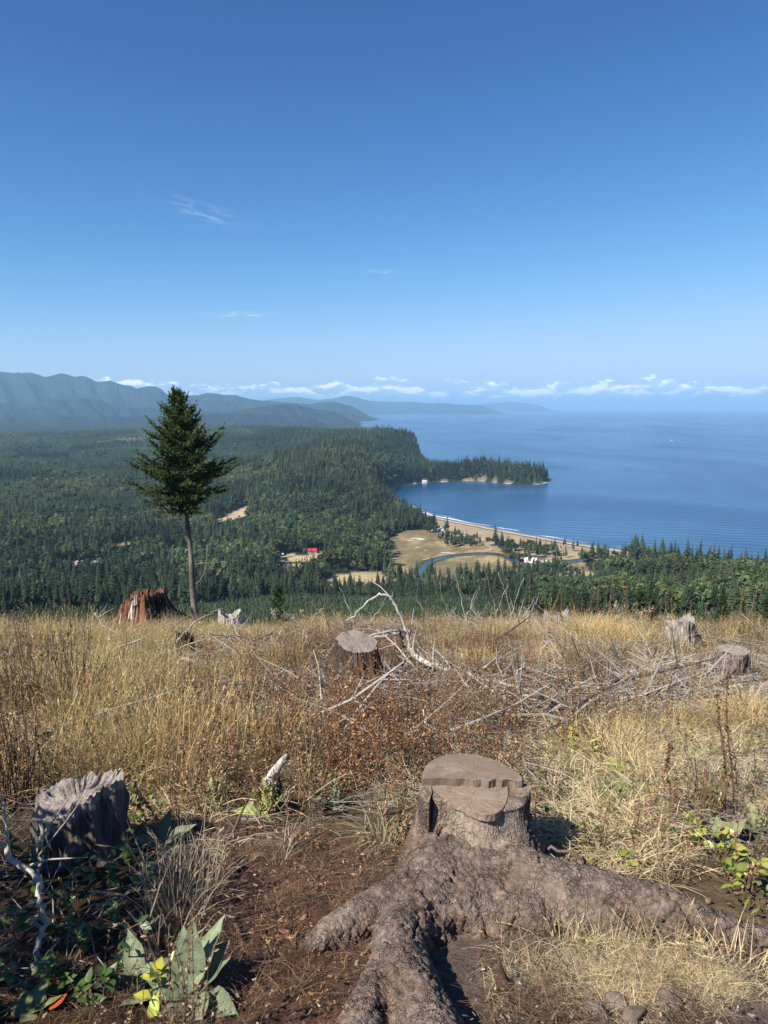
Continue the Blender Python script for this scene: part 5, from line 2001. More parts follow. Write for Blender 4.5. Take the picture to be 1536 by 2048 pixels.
def fir_tree(H, z0, prof, nb_, seed, top_off, sprayL=.30, dens=1.0, colA=(0.030, 0.050, 0.016), colB=(0.075, 0.095, 0.022), fill=None):
    """prof(t)->crown radius, t 0 at crown base .. 1 top"""
    r_ = np.random.default_rng(seed)
    ndl, wood = MB(), MB()
    axis = lambda z: np.array((top_off * (z / H) ** 1.25, 0, z))
    for i in range(nb_):
        t = (i + r_.random()) / nb_
        z = z0 + (H - z0) * (t ** .95)
        a = i * 2.399 + r_.normal(0, .35)
        L = prof(t, a) * r_.choice((.6, .85, 1.0, 1.12)) * r_.uniform(.85, 1.1)
        if L < .08:
            continue
        el0 = .10 + .55 * t + r_.normal(0, .10)
        seg = max(3, int(L / .22))
        pts = []
        p = axis(z)
        e = el0 - .55 * (1 - t)
        for s in range(seg + 1):
            pts.append(p.copy())
            f = s / seg
            ee = e + .75 * f
            p = p + np.array((math.cos(a) * math.cos(ee), math.sin(a) * math.cos(ee), math.sin(ee))) * (L / seg)
            a += r_.normal(0, .05)
        r0 = .010 + .012 * L
        wood.tube([tuple(q) for q in pts], [r0 * (1 - .8 * k / seg) for k in range(seg + 1)], 4, (0.09, 0.075, 0.06), cap=False)
        for s in range(1, seg + 1):
            f = s / seg
            if f < .25 and t < .75:
                continue
            dmain = pts[s] - pts[s - 1]
            dmain /= np.linalg.norm(dmain)
            side = np.cross(dmain, (0, 0, 1.0)); side /= np.linalg.norm(side)
            k_n = int(round(dens * (3 + 4 * (1 - f) * min(1, L))))
            for k in range(k_n):
                sg = 1 if k % 2 else -1
                sp_ = r_.uniform(.35, .95)
                dv = dmain * (1 - sp_ * .5) + side * sg * sp_ + np.array((0, 0, r_.uniform(-.45, .7)))
                q = pts[s] - dmain * r_.uniform(0, L / seg)
                tl = sprayL * r_.uniform(.6, 1.25) * (1.25 - .5 * f)
                c = np.array(colA) + (np.array(colB) - np.array(colA)) * np.clip(r_.uniform(-.2, .75) + .35 * f, 0, 1)
                needle_spray(ndl, r_, q, dv, tl, c, 8)
                if tl > .3 and L > .9:
                    for _ in range(2):
                        d2 = dv + r_.normal(0, .5, 3)
                        needle_spray(ndl, r_, q + dv / np.linalg.norm(dv) * tl * .6, d2, tl * .6, c, 6)
            if s == seg:
                needle_spray(ndl, r_, pts[s], dmain, sprayL, colB, 10)
    return ndl, wood, axis


TB = P(391, 1236, 33.5)
TB.z = gz(TB.x, TB.y)
TT = P(353, 768, 33.5)
TH = TT.z - TB.z - .45
lone = empty('fir_tree', TB, 'lone dark fir with long bare trunk standing on the crest at left', 'tree')
toff = TT.x - TB.x
# half-widths of the crown read against the sky, from its foot to its tip (left, right)
lf = np.array([.30, 1.9, 2.2, 2.5, 1.95, 1.75, 1.5, 1.35, .95, .55, .32, .12])
rt = np.array([.30, 1.4, 1.85, 2.15, 2.0, 1.95, 1.55, 1.3, .98, .62, .36, .12])
tt = np.array([0, .05, .14, .26, .36, .46, .56, .66, .76, .86, .93, 1.0])


def lone_prof(t, a):
    l_, r_ = np.interp(t, tt, lf), np.interp(t, tt, rt)
    w_ = .5 + .5 * math.cos(a)
    return (l_ * (1 - w_) + r_ * w_) * (1 - .25 * abs(math.sin(a)) * (t < .3)) * (.78 + .44 * float(vnoise(np.array(a * 1.3), np.array(t * 9), 77)))


zc = (P(375, 1020, 33.5).z - TB.z)
ndl, wood, axis = fir_tree(TH, zc, lone_prof, 152, 33, toff, .33, 1.7, colA=(0.034, 0.060, 0.025), colB=(0.088, 0.124, 0.042))
ndl.build('crown', mat_fir, lone)
wood.build('branches', mat_firbark, lone)
mb = MB()
zs = np.linspace(-.4, TH, 26)
mb.tube([tuple(axis(max(z, 0)) + np.array((.02 * math.sin(z * 2), .02 * math.cos(z * 1.7), min(z, 0)))) for z in zs], [max(.012, .155 * (1 - max(z, 0) / TH) ** .8) * (1 + .25 * (z < .1)) for z in zs], 12,
        np.repeat(np.array([np.array((0.145, 0.122, 0.105)) * (1 + .35 * math.sin(i * 5.1)) for i in range(26)]), 12, 0))
mb.build('trunk', mat_firbark, lone, True)
for (za, az_, L, el_) in ((zc - .15, 180, 1.75, .28), (zc - .05, 172, 1.7, .05), (zc - .2, 5, 1.1, .35), (zc - 2.6, 8, 1.5, .35), (zc - 3.6, 2, 1.3, .8), (zc - 5.0, 200, .35, .1), (zc - 1.9, 150, .3, .2), (zc - 1.2, 20, .25, .3), (zc - 4.2, 170, .22, .1)):
    m2 = MB()
    p = axis(za)
    pts = []
    e = el_
    for s in range(7):
        pts.append(tuple(p))
        p = p + np.array((math.cos(R(az_)) * math.cos(e), math.sin(R(az_)) * .5 * math.cos(e), math.sin(e))) * L / 6
        e += random.uniform(-.25, .2)
    m2.tube(pts, [.028 * min(1, L), .024 * min(1, L), .02 * min(1, L), .016, .013, .010, .005], 5, (0.22, 0.19, 0.165), cap=False)
    m2.build('dead_branch', mat_firbark, lone)

# small firs peeping over the crest
for i, (px, py, D, h, lb) in enumerate([(556, 1252, 40, 2.2, 'small dark sapling fir rising over the crest right of the root wad'), (1276, 1262, 38, 2.1, 'bushy young fir on the right crest among brown seed stalks'),
                                        (1440, 1270, 36, 1.9, 'young fir on the crest behind the splintered stump'), (1300, 1275, 37, 1.5, 'smallest fir on the right crest beside the bushy one'), (1536, 1275, 36, 2.4, 'young fir cut by the right edge of the crest')]):
    p = P(px, py, D)
    p.z = gz(p.x, p.y) - .1
    top = P(px, py - h * 1500 / D * .98, D)
    h2 = max(1.0, top.z - p.z)
    nd, wd, ax = fir_tree(h2, .12, lambda t, a: (.30 * h2 * (1 - t) ** .9 + .05), 60, 60 + i, .05, .20, .9, (0.020, 0.042, 0.016), (0.045, 0.075, 0.026))
    root = empty('fir_sapling', p, lb, 'tree')
    nd.build('crown', mat_fir, root)
    wd.tube([(0, 0, -.2), (0, 0, h2 * .95)], [.035, .006], 6, (0.12, 0.09, 0.07))
    wd.build('trunk', mat_firbark, root)

# ================================================================== DEAD WOOD AND STALKS
mat_dead = material('dead_wood', rough=.9, spec=.15, noise=[(7, .3), (40, .25)], bump=[(50, .004)])


def stick(pts, r0, r1, label, col=(0.34, 0.31, 0.285), name='dead_branch', cat='branch', twigs=0, seed=0, n=7, wob=.012, group=None):
    """pts: list of (px, py, height above ground or None, distance or None)"""
    rn = np.random.default_rng(seed + 900)
    P3 = []
    for q in pts:
        px, py, D = q
        P3.append(at(px, py) + Vector((0, 0, r0 * .6)) if D is None else P(px, py, D))
    dense = []
    for i in range(len(P3) - 1):
        a, b = P3[max(i - 1, 0)], P3[i]
        c, d_ = P3[i + 1], P3[min(i + 2, len(P3) - 1)]
        for t in np.linspace(0, 1, 6)[:-1]:
            dense.append(.5 * ((2 * b) + (c - a) * t + (2 * a - 5 * b + 4 * c - d_) * t * t + (3 * b - a - 3 * c + d_) * t ** 3) + Vector(rn.normal(0, wob, 3)))
    dense.append(P3[-1])
    m_ = len(dense)
    o0 = dense[0].copy()
    mb = MB()
    rad = [(r0 + (r1 - r0) * i / (m_ - 1)) * rn.uniform(.85, 1.15) for i in range(m_)]
    g = np.array(col)
    cs = np.repeat(np.array([g * rn.uniform(.7, 1.2) for _ in range(m_)]), n, 0)
    mb.tube([p - o0 for p in dense], rad, n, cs)
    ch = []
    for k in range(twigs):
        i = rn.integers(1, m_ - 1)
        p = dense[i] - o0
        d_ = (dense[i + 1] - dense[i - 1]).normalized()
        d_ = (d_ + Vector(rn.normal(0, .8, 3))).normalized()
        d_.z = abs(d_.z) * .8
        L = rn.uniform(.15, .5) * (1 + r0 * 8)
        t_ = MB()
        t_.tube([p, p + d_ * L * .5 + Vector(rn.normal(0, .03, 3)), p + d_ * L + Vector((0, 0, .1 * L))], [rad[i] * .5, rad[i] * .35, rad[i] * .12], 5, g * rn.uniform(.7, 1.1), cap=False)
        ch.append(t_)
    if ch:
        root = empty(name, o0, label, cat, group)
        mb.build('stem', mat_dead, root, True)
        for t_ in ch:
            t_.build('twig', mat_dead, root, True)
    else:
        o = tag(mb.build(name, mat_dead, None, True), label, cat, group)
        o.location = o0


LG, MG, DG, WH = (0.46, 0.43, 0.39), (0.30, 0.27, 0.24), (0.13, 0.10, 0.085), (0.60, 0.57, 0.52)
D1 = 12.6
stick([(812, 1345, None), (806, 1300, D1), (800, 1262, D1), (812, 1236, D1)], .050, .016, 'thick dark forked dead stem standing right of the sloping sawn stump', DG, twigs=2, seed=1)
stick([(826, 1310, D1), (812, 1262, D1), (798, 1225, D1), (782, 1196, D1), (758, 1190, D1), (735, 1204, D1), (712, 1226, D1), (690, 1246, D1)], .034, .007, 'pale arching dead branch making a high loop above the grass', LG, twigs=4, seed=2)
stick([(800, 1262, D1), (770, 1272, D1), (740, 1280, D1), (705, 1290, D1), (660, 1300, D1), (640, 1306, D1)], .034, .010, 'grey dead branch reaching left over the sloping sawn stump', MG, twigs=5, seed=3)
stick([(810, 1262, D1), (780, 1262, 12.4), (745, 1268, 12.3), (712, 1282, 12.2)], .028, .009, 'second grey branch lying just above the sawn stump', LG, twigs=3, seed=4)
stick([(822, 1300, D1), (840, 1318, 11.5), (870, 1330, 11.2), (920, 1348, 11.0), (965, 1362, 10.8), (1010, 1374, 10.8), (1060, 1382, 10.8), (1110, 1390, 10.8), (1135, 1398, 10.8)], .046, .030, 'long pale fallen stem slanting down to the right across the slope', LG, twigs=7, seed=5)
stick([(835, 1302, D1), (862, 1325, 11.6), (880, 1340, 11.2)], .024, .012, 'dark curved branch hooked over the long fallen stem', DG, twigs=2, seed=6)
stick([(975, 1395, None), (1000, 1384, 10.2), (1012, 1368, 10.1), (1030, 1352, 10.0), (1050, 1325, 10.0)], .022, .008, 'short bent grey branch sticking up from the fallen stem', LG, twigs=2, seed=7)
stick([(1040, 1386, None), (1080, 1404, None), (1112, 1424, None), (1150, 1430, None)], .030, .016, 'grey stick below the right end of the long fallen stem', MG, twigs=4, seed=8)
stick([(512, 1280, 13), (545, 1266, 13), (575, 1288, 13), (600, 1302, 13), (628, 1316, 13)], .018, .022, 'dark bowed branch left of the sloping sawn stump', DG, twigs=4, seed=9)
stick([(430, 1278, 15), (470, 1272, 15), (515, 1276, 15), (560, 1284, 15)], .012, .010, 'thin dark stick lying level over golden grass', DG, seed=10)
stick([(425, 1322, None), (440, 1292, 15), (462, 1268, 15), (490, 1246, 15), (505, 1222, 15)], .016, .004, 'thin grey dead shoot leaning right below the root wad', MG, twigs=5, seed=11)
stick([(418, 1320, None), (452, 1268, 15.5), (470, 1240, 15.5), (488, 1228, 15.5)], .014, .004, 'grey dead shoot beside the narrow burnt stump', MG, twigs=4, seed=12)
stick([(355, 1282, 15), (372, 1262, 15), (395, 1240, 15), (420, 1228, 15), (446, 1216, 15)], .020, .004, 'curved grey branch rising over the burnt stump', MG, twigs=6, seed=13)
stick([(212, 1308, 13), (245, 1292, 13), (285, 1278, 13)], .022, .016, 'grey forked branch left of the burnt stump', MG, twigs=3, seed=14)
stick([(205, 1328, None), (213, 1308, 13), (212, 1296, 13)], .02, .012, 'short pale upright end beside the forked branch', LG, seed=15)
stick([(190, 1226, 19), (206, 1250, 19), (230, 1264, 19), (250, 1280, 19)], .020, .028, 'pale fallen stem left of the rotten stump', LG, twigs=3, seed=16)
stick([(358, 1312, 13), (380, 1322, 13), (402, 1334, 13)], .032, .024, 'pale thick stick lying at the foot of the burnt stump', WH, seed=17)
stick([(846, 1420, 7.4), (858, 1452, 7.2), (868, 1480, 7.0), (880, 1508, None)], .010, .020, 'pale bare stick leaning behind the cut stump', LG, seed=18)
stick([(884, 1470, 7.0), (892, 1490, 6.9), (898, 1512, None)], .008, .010, 'thin pale twig beside the leaning bare stick', LG, seed=19)
stick([(690, 1358, 10.6), (722, 1368, 10.4), (748, 1376, 10.2), (764, 1398, None)], .020, .022, 'bleached stick lying below the sloping sawn stump', WH, twigs=3, seed=20)
stick([(700, 1382, None), (730, 1380, None), (760, 1378, None)], .026, .02, 'short grey log beneath the bleached stick', MG, seed=21)
stick([(1176, 1284, 13.5), (1186, 1304, 13.3), (1196, 1330, None)], .034, .026, 'white splintered stick leaning in golden grass on the right', WH, seed=22)
stick([(1066, 1324, None), (1080, 1300, 13.2), (1098, 1284, 13.2)], .04, .03, 'grey curved piece of branch among reddish plants on the right', MG, seed=23)
stick([(1130, 1306, 13), (1145, 1312, 13), (1160, 1326, None)], .026, .02, 'small bleached hooked branch left of the white splintered stick', WH, seed=24)
for i, (a, b, c, d_, r_, cl) in enumerate([(1396, 1345, 1470, 1366, .028, WH), (1418, 1376, 1500, 1372, .024, LG), (1440, 1366, 1536, 1388, .035, MG), (1470, 1382, 1545, 1372, .022, LG), (1460, 1392, 1540, 1402, .03, MG), (1492, 1360, 1545, 1342, .018, LG), (1420, 1392, 1480, 1380, .02, WH)]):
    stick([(a, b, None), ((a + c) / 2, (b + d_) / 2 - 3, None), (c, d_, None)], r_, r_ * .6, ['topmost pale stick of the heap by the right grey brown stump', 'pale level stick in the heap below the right stump', 'thickest grey log of the heap at the right edge', 'pale stick at the right edge under the thickest log',
                                                                                        'grey log lowest in the heap at the right edge', 'thin stick slanting up right behind the heap', 'white stick at the left end of the heap'][i], cl, twigs=2, seed=30 + i)
stick([(1415, 1512, None), (1450, 1506, 6.8), (1500, 1502, 6.8), (1545, 1500, 6.8)], .022, .018, 'straight white stick at the right edge below the round grass tussock', WH, seed=40)
stick([(1352, 1380, 9.0), (1374, 1440, 8.6), (1372, 1490, 8.0), (1378, 1512, None)], .008, .016, 'slim bare grey stem standing left of the round grass tussock', MG, twigs=4, seed=41)
stick([(952, 1448, None), (1010, 1462, None), (1045, 1470, None)], .022, .014, 'grey weathered branch under the yellow green leaves', MG, twigs=5, seed=42)
stick([(1062, 1500, None), (1082, 1478, None), (1096, 1452, 7.6)], .026, .014, 'dark knotted branch right of the yellow green leaves', DG, twigs=4, seed=43)
# near the path
stick([(0, 1690, 3.1), (40, 1726, 3.05), (68, 1748, 3.0), (80, 1780, 2.95), (86, 1820, 2.9), (80, 1880, 2.85), (70, 1950, None)], .013, .011, 'pale bent stem curving down in the shade at lower left', (0.42, 0.36, 0.31), twigs=2, seed=44)
stick([(84, 1640, 3.1), (82, 1700, 3.05), (80, 1770, 3.0), (76, 1850, 2.95), (72, 1940, None)], .008, .012, 'upright thin grey stem beside the bent one at lower left', MG, twigs=3, seed=45)
stick([(560, 1842, None), (590, 1834, 3.35), (612, 1840, None)], .014, .010, 'curled brown rootlet at the tip of the left root', (0.22, 0.12, 0.08), name='exposed_root', cat='root', seed=46)
stick([(605, 1925, None), (630, 1900, 3.02), (660, 1886, 3.05), (676, 1884, 3.1)], .018, .024, 'arched red brown rootlet bridging to the left root', (0.21, 0.105, 0.07), name='exposed_root', cat='root', seed=47)
stick([(697, 1990, 2.72), (712, 1930, 2.86), (735, 1898, 2.98), (762, 1874, 3.06), (800, 1885, 3.05), (850, 1896, None)], .008, .011, 'pale peeled root draped over the front root', (0.36, 0.27, 0.19), name='exposed_root', cat='root', seed=48, wob=.004)
stick([(556, 1858, None), (585, 1878, None), (600, 1892, None)], .014, .010, 'reddish broken stick left of the left root tip', (0.26, 0.13, 0.09), seed=49)
stick([(1068, 1690, 3.9), (1120, 1702, 3.75), (1160, 1716, 3.7), (1170, 1750, None)], .010, .006, 'thin dark twig across the stump shadow on the right', DG, seed=50)
stick([(1412, 1808, None), (1440, 1795, 3.5), (1478, 1790, None)], .014, .010, 'bent brown twig resting on the end of the right root', (0.2, 0.13, 0.1), seed=51)
stick([(1110, 1950, None), (1150, 1990, None), (1175, 2030, None)], .008, .007, 'straight dry stick crossing the dirt toward the stones', (0.25, 0.19, 0.14), seed=52)
stick([(450, 1800, None), (470, 1845, None), (485, 1900, None)], .010, .009, 'thin curved root crossing the chip path', (0.2, 0.11, 0.08), name='exposed_root', cat='root', seed=53)
stick([(470, 1746, None), (530, 1730, 4.0), (560, 1720, None)], .016, .01, 'dark stick lying at the head of the path', DG, twigs=2, seed=54)
stick([(420, 1700, None), (500, 1690, None), (580, 1696, None)], .03, .022, 'half rotted dark log along the top of the path', (0.10, 0.075, 0.06), twigs=3, seed=55)
# thin grey shoots bristling on the crest right of centre
SHPX = [905, 925, 938, 950, 968, 985, 1000, 1015, 1030, 890, 960, 1040, 870, 1050, 710, 690, 655, 620, 590, 740, 860, 930]
SHTOP = [1150, 1165, 1120, 1190, 1180, 1150, 1120, 1140, 1130, 1190, 1175, 1180, 1195, 1170, 1160, 1200, 1190, 1195, 1205, 1190, 1180, 1155]
SHORD = 'first second third fourth fifth sixth seventh eighth ninth tenth eleventh twelfth thirteenth fourteenth fifteenth sixteenth seventeenth eighteenth nineteenth twentieth twenty-first twenty-second'.split()
for i in range(22):
    px, top = SHPX[i], SHTOP[i]
    D = 21 + (i * 37 % 50) / 10
    sgn = 1 if i % 2 else -1
    stick([(px, 1262, D), (px + sgn * 6, 1235, D), (px + sgn * 18, (1235 + top) / 2 + 8, D), (px + sgn * (26 + i % 9), top + 14, D)], .014, .004, 'thin bare grey shoot on the centre crest, ' + SHORD[sorted(SHPX).index(px)] + ' from the left', LG if i % 3 else MG, twigs=4, seed=70 + i, wob=.02, group='bare shoots on the centre crest', name='bare_shoot')

# ---- dead mullein spikes, ferny seed heads along the crest
mat_spike = material('seed_spike', rough=.95, spec=.1, noise=[(30, .3)])


def spike(px, py_top, D, bend, label, group, seed, col=(0.17, 0.095, 0.05), rad=.030, nm='mullein_stalk'):
    rn = np.random.default_rng(seed)
    b = P(px, 1268, D)
    b.z = gz(b.x, b.y) - .05
    tp = P(px + bend, py_top, D)
    root = empty(nm, b, label, 'dead plant', group)
    st, hd = MB(), MB()
    v = tp - b
    path = [v * t + Vector((math.sin(t * 6 + seed) * .015 - (bend * .004) * math.sin(t * 3.1), 0, 0)) for t in np.linspace(0, 1, 10)]
    st.tube(path, [.012 - .0007 * i for i in range(10)], 5, (0.20, 0.13, 0.08))
    for i in range(150):
        t = rn.uniform(.42, 1.0)
        k = t * 9
        j = min(8, int(k))
        p = np.array(path[j].lerp(path[j + 1], k - j))
        o = rn.normal(0, 1, 3); o /= np.linalg.norm(o)
        r_ = rad * (1.15 - .6 * (t - .42) / .58) * rn.uniform(.5, 1.15)
        q = p + o * r_
        s = np.cross(o, rn.normal(0, 1, 3)); s /= np.linalg.norm(s)
        w_ = .016
        hd.add([p + s * w_ * .5, p - s * w_ * .5, q - s * w_ * .8, q + np.array((0, 0, .014)), q + s * w_ * .8], [(0, 1, 2, 3, 4)], np.array(col) * rn.uniform(.6, 1.4))
    st.build('stalk', mat_dead, root)
    hd.build('seed_head', mat_spike, root)


ORD = 'first second third fourth fifth sixth seventh eighth ninth tenth eleventh twelfth thirteenth fourteenth fifteenth sixteenth seventeenth eighteenth nineteenth twentieth twenty-first twenty-second twenty-third twenty-fourth twenty-fifth twenty-sixth'.split()
spk = []
for i, (px, top, D, bend) in enumerate([(1057, 1150, 23, 4), (995, 1185, 22, 6), (1098, 1185, 23, 3), (1103, 1182, 24, 16), (1122, 1178, 24, 0), (1150, 1190, 22, -8), (1160, 1196, 23, 6), (1176, 1182, 22, 14), (1196, 1172, 22, 1), (1219, 1146, 21, 8), (1256, 1164, 21, -4), (1252, 1200, 22, 0),
                                        (1330, 1190, 23, 2), (1345, 1196, 23, -2), (1382, 1200, 24, 0), (1480, 1172, 20, 6), (1500, 1168, 20, 16), (1296, 1205, 24, 4), (1420, 1215, 22, 4), (630, 1195, 24, 2), (652, 1172, 23, -2), (816, 1190, 20, 2), (142, 1180, 24, -8), (128, 1196, 24, 3), (116, 1212, 24, 2), (845, 1215, 21, 5)]):
    spk.append((px, top, D, bend, 200 + i))
for i, (px, top, D, bend, sd_) in enumerate(sorted(spk)):
    spike(px, top, D, bend, 'dead brown mullein spike on the crest, ' + ORD[i] + ' from the left of all the spikes', 'mullein spikes on the crest', sd_)
spike2 = [(1448, 1470, 6.6, 1382), (1330, 1440, 7.4, 0)]
for i, (px, bot, D, top, lb, col) in enumerate([(1448, 1640, 4.6, 1378, 'tall dark brown forked seed stalk right of the yellow green bush', (0.11, 0.065, 0.045)), (1462, 1640, 4.75, 1345, 'taller dark seed stalk beside the forked one at right', (0.13, 0.075, 0.05)),
                                              (1340, 1600, 5.2, 1480, 'slim brown seed stalk left of the yellow green bush', (0.14, 0.08, 0.05))]):
    rn = np.random.default_rng(260 + i)
    b = gpt(px, bot)
    tp = P(px - 8 + 4 * i, top, b.y + .15)
    root = empty('seed_stalk', b, lb, 'dead plant')
    st, hd = MB(), MB()
    v = tp - b
    path = [v * t + Vector((math.sin(t * 5 + i) * .02, 0, 0)) for t in np.linspace(0, 1, 12)]
    st.tube(path, [.007 - .0004 * k for k in range(12)], 6, (0.12, 0.07, 0.05))
    for k in range(170):
        t = rn.uniform(.30, 1.0)
        kk_ = t * 11; j = min(10, int(kk_))
        p = np.array(path[j].lerp(path[j + 1], kk_ - j)) + rn.normal(0, .006, 3)
        leaf(hd, rn, p, rn.uniform(0, 6.28), rn.uniform(-1.2, .3), rn.uniform(.012, .035), .55, np.array(col) * rn.uniform(.6, 1.5), seg=2)
    st.build('stalk', mat_dead, root)
    hd.build('dry_leaves', mat_weed, root)

# ---- fluffy everlasting flowers gone dry
def fluffy(px, py, D, n, label, seed):
    rn = np.random.default_rng(seed)
    b = P(px, py, D)
    b.z = gz(b.x, b.y)
    root = empty('dry_flower_clump', b, label, 'dead plant')
    st, fl = MB(), MB()
    for i in range(n):
        h = rn.uniform(.5, 1.0)
        o = np.array((rn.normal(0, .25), rn.normal(0, .2), 0))
        tip = o * 1.3 + np.array((0, 0, h))
        st.tube([tuple(o * .6), tuple(o + np.array((0, 0, h * .5))), tuple(tip)], [.006, .005, .004], 4, (0.24, 0.18, 0.12))
        for k in range(16):
            c = tip + rn.normal(0, .045, 3)
            for _ in range(4):
                a_ = rn.normal(0, 1, 3); a_ /= np.linalg.norm(a_)
                b_ = np.cross(a_, rn.normal(0, 1, 3)); b_ /= np.linalg.norm(b_)
                fl.add([c, c + a_ * .028, c + (a_ + b_) * .02], [(0, 1, 2)], np.array((0.50, 0.40, 0.29)) * rn.uniform(.6, 1.2))
    st.build('stems', mat_dead, root)
    fl.build('seed_heads', mat_weed, root)


fluffy(570, 1262, 24, 8, 'dry fluffy flower clump on the crest beside the sapling fir', 1)
fluffy(1262, 1272, 22, 10, 'dry fluffy flower clump below the bushy young fir', 2)
fluffy(1290, 1268, 23, 9, 'second dry fluffy flower clump on the right crest', 3)
fluffy(1242, 1285, 20, 7, 'dry flower clump in golden grass on the right', 4)

# ================================================================== LEAFY PLANTS NEAR THE CAMERA
mat_mullein = material('felted_leaf', rough=.85, spec=.1, transl=.18, noise=[(14, .3), (60, .2)], bump=[(45, .006), (160, .002)])
mat_salal = material('glossy_leaf', rough=.38, spec=.5, transl=.28)


def big_leaf(root, rn, base, az_, el_, L, wd, col, name='leaf', mat=None, curl=.6, seg=15):
    mb = MB()
    leaf(mb, rn, np.array(base), az_, el_, L, wd, np.array(col), .22, curl, seg)
    return mb.build(name, mat or mat_mullein, root, True)


def mullein(px, py, leaves, label, col, seed, dz=0.0):
    rn = np.random.default_rng(seed)
    b = gpt(px, py, dz)
    root = empty('mullein_plant', b, label, 'plant')
    for (a, e, L, w_) in leaves:
        big_leaf(root, rn, (rn.normal(0, .008), rn.normal(0, .008), .01), R(a), R(e), L, w_, np.array(col) * rn.uniform(.8, 1.15))
    return root


MUL = (0.165, 0.195, 0.12)
mullein(383, 2000, [(85, 70, .28, .40), (66, 62, .29, .42), (112, 58, .25, .46), (40, 50, .22, .5), (160, 30, .26, .42), (185, 16, .30, .36), (200, 30, .18, .5), (-60, 10, .20, .62), (-30, 20, .22, .6), (-85, 12, .17, .6), (-125, 18, .20, .5), (95, 80, .22, .5), (20, 35, .2, .5)],
        'grey green felty mullein rosette with upright leaves beside the path', MUL, 31)
mullein(283, 1975, [(170, 20, .22, .35), (120, 35, .22, .4), (60, 30, .18, .45), (200, 10, .2, .4)], 'small mullein seedling left of the upright felty rosette', MUL, 32)
mullein(528, 1635, [(100, 60, .26, .35), (60, 50, .24, .36), (140, 50, .24, .38), (20, 35, .2, .45), (180, 30, .2, .42), (-60, 20, .16, .5), (-120, 20, .16, .5), (80, 75, .22, .36)], 'bright green mullein rosette at the foot of the bleached snag', (0.20, 0.25, 0.08), 33)
mullein(665, 1615, [(160, 30, .22, .36), (30, 25, .22, .34), (90, 45, .2, .4), (-60, 15, .16, .45), (210, 20, .2, .4)], 'flattened grey green mullein among rust brown weeds', MUL, 34)
mullein(425, 1612, [(100, 65, .22, .36), (60, 50, .2, .4), (150, 45, .2, .4), (-40, 20, .15, .5)], 'pale green mullein seedling at the upper end of the path', (0.24, 0.27, 0.13), 35)
mullein(315, 1700, [(20, 35, .26, .4), (70, 45, .24, .4), (150, 25, .26, .36), (-20, 15, .3, .34), (190, 20, .2, .4)], 'shaded mullein rosette right of the dark fronted stump', (0.17, 0.20, 0.12), 36)
mullein(60, 2030, [(90, 30, .13, .6), (150, 15, .14, .6), (20, 15, .12, .6), (-60, 10, .1, .6)], 'broad leaved mullein at the bottom left corner', (0.17, 0.19, 0.09), 37)
mullein(1440, 1690, [(160, 25, .26, .4), (20, 30, .24, .4), (80, 40, .2, .45), (-40, 15, .24, .4), (200, 12, .24, .4)], 'drooping grey green mullein near the right edge', (0.21, 0.23, 0.12), 38)
mullein(1520, 1670, [(170, 30, .24, .4), (100, 40, .24, .4), (60, 30, .2, .4), (-100, 15, .22, .45)], 'pale mullein cut by the right edge', (0.23, 0.24, 0.12), 39)
mullein(1450, 1580, [(120, 40, .2, .4), (60, 40, .2, .4), (180, 20, .2, .4), (0, 20, .2, .4)], 'small mullein under the dark seed stalks', (0.15, 0.18, 0.09), 40)


def leafy_shrub(px, py, n, rad, h, L, cols, label, seed, wd=.62, name='salal_shrub', D=None, mat=None):
    """upright woody stems carrying oval leaves; every leaf its own piece"""
    rn = np.random.default_rng(seed)
    b = gpt(px, py)
    root = empty(name, b, label, 'shrub')
    st = MB()
    me_bank = []
    for i in range(6):
        m_ = MB()
        leaf(m_, rn, np.zeros(3), 0, 0, 1.0, wd, np.array(cols[i % len(cols)]) * rn.uniform(.85, 1.15), .2, .3, 5)
        me_bank.append(m_.mesh('leaf', mat or mat_salal, True))
    ns = max(3, n // 9)
    stems = []
    for s in range(ns):
        o = np.array((rn.normal(0, rad * .45), rn.normal(0, rad * .45), 0))
        tip = o * 1.7 + np.array((rn.normal(0, .04), rn.normal(0, .04), h * rn.uniform(.5, 1.1)))
        st.tube([tuple(o + (0, 0, -.04)), tuple((o + tip) / 2 + rn.normal(0, .015, 3)), tuple(tip)], [.005, .004, .002], 5, (0.17, 0.10, 0.06))
        stems.append((o, tip))
    st.build('stems', mat_dead, root)
    for i in range(n):
        o, tip = stems[i % ns]
        t = rn.uniform(.3, 1.05)
        p = o + (tip - o) * t
        lo = bpy.data.objects.new('leaf', me_bank[i % 6])
        COL.objects.link(lo)
        lo.parent = root
        lo.location = p
        lo.rotation_euler = (rn.normal(0, .45), rn.uniform(-.9, .45), rn.uniform(0, 6.28))
        lo.scale = [L * rn.uniform(.65, 1.25)] * 3
    return root


YG = [(0.30, 0.33, 0.06), (0.24, 0.29, 0.055), (0.40, 0.38, 0.09), (0.17, 0.22, 0.05), (0.34, 0.26, 0.10)]
DGN = [(0.055, 0.105, 0.025), (0.075, 0.13, 0.03), (0.10, 0.16, 0.035), (0.045, 0.085, 0.022)]
leafy_shrub(1175, 1545, 70, .22, .28, .062, YG, 'yellow green leafy salal patch right of the cut stump', 1)
leafy_shrub(1225, 1572, 34, .12, .22, .060, YG, 'small yellow green salal sprig beside the larger patch', 2)
leafy_shrub(1035, 1480, 90, .30, .24, .062, YG, 'yellow green leaf patch behind the cut stump', 3)
leafy_shrub(1085, 1475, 40, .2, .2, .06, [(0.28, 0.26, 0.06), (0.33, 0.17, 0.05), (0.22, 0.28, 0.05)], 'mixed yellow and reddish leaf patch behind the cut stump', 4)
leafy_shrub(1455, 1755, 40, .17, .20, .062, YG, 'bright yellow green salal leaves in straw near the right edge', 5)
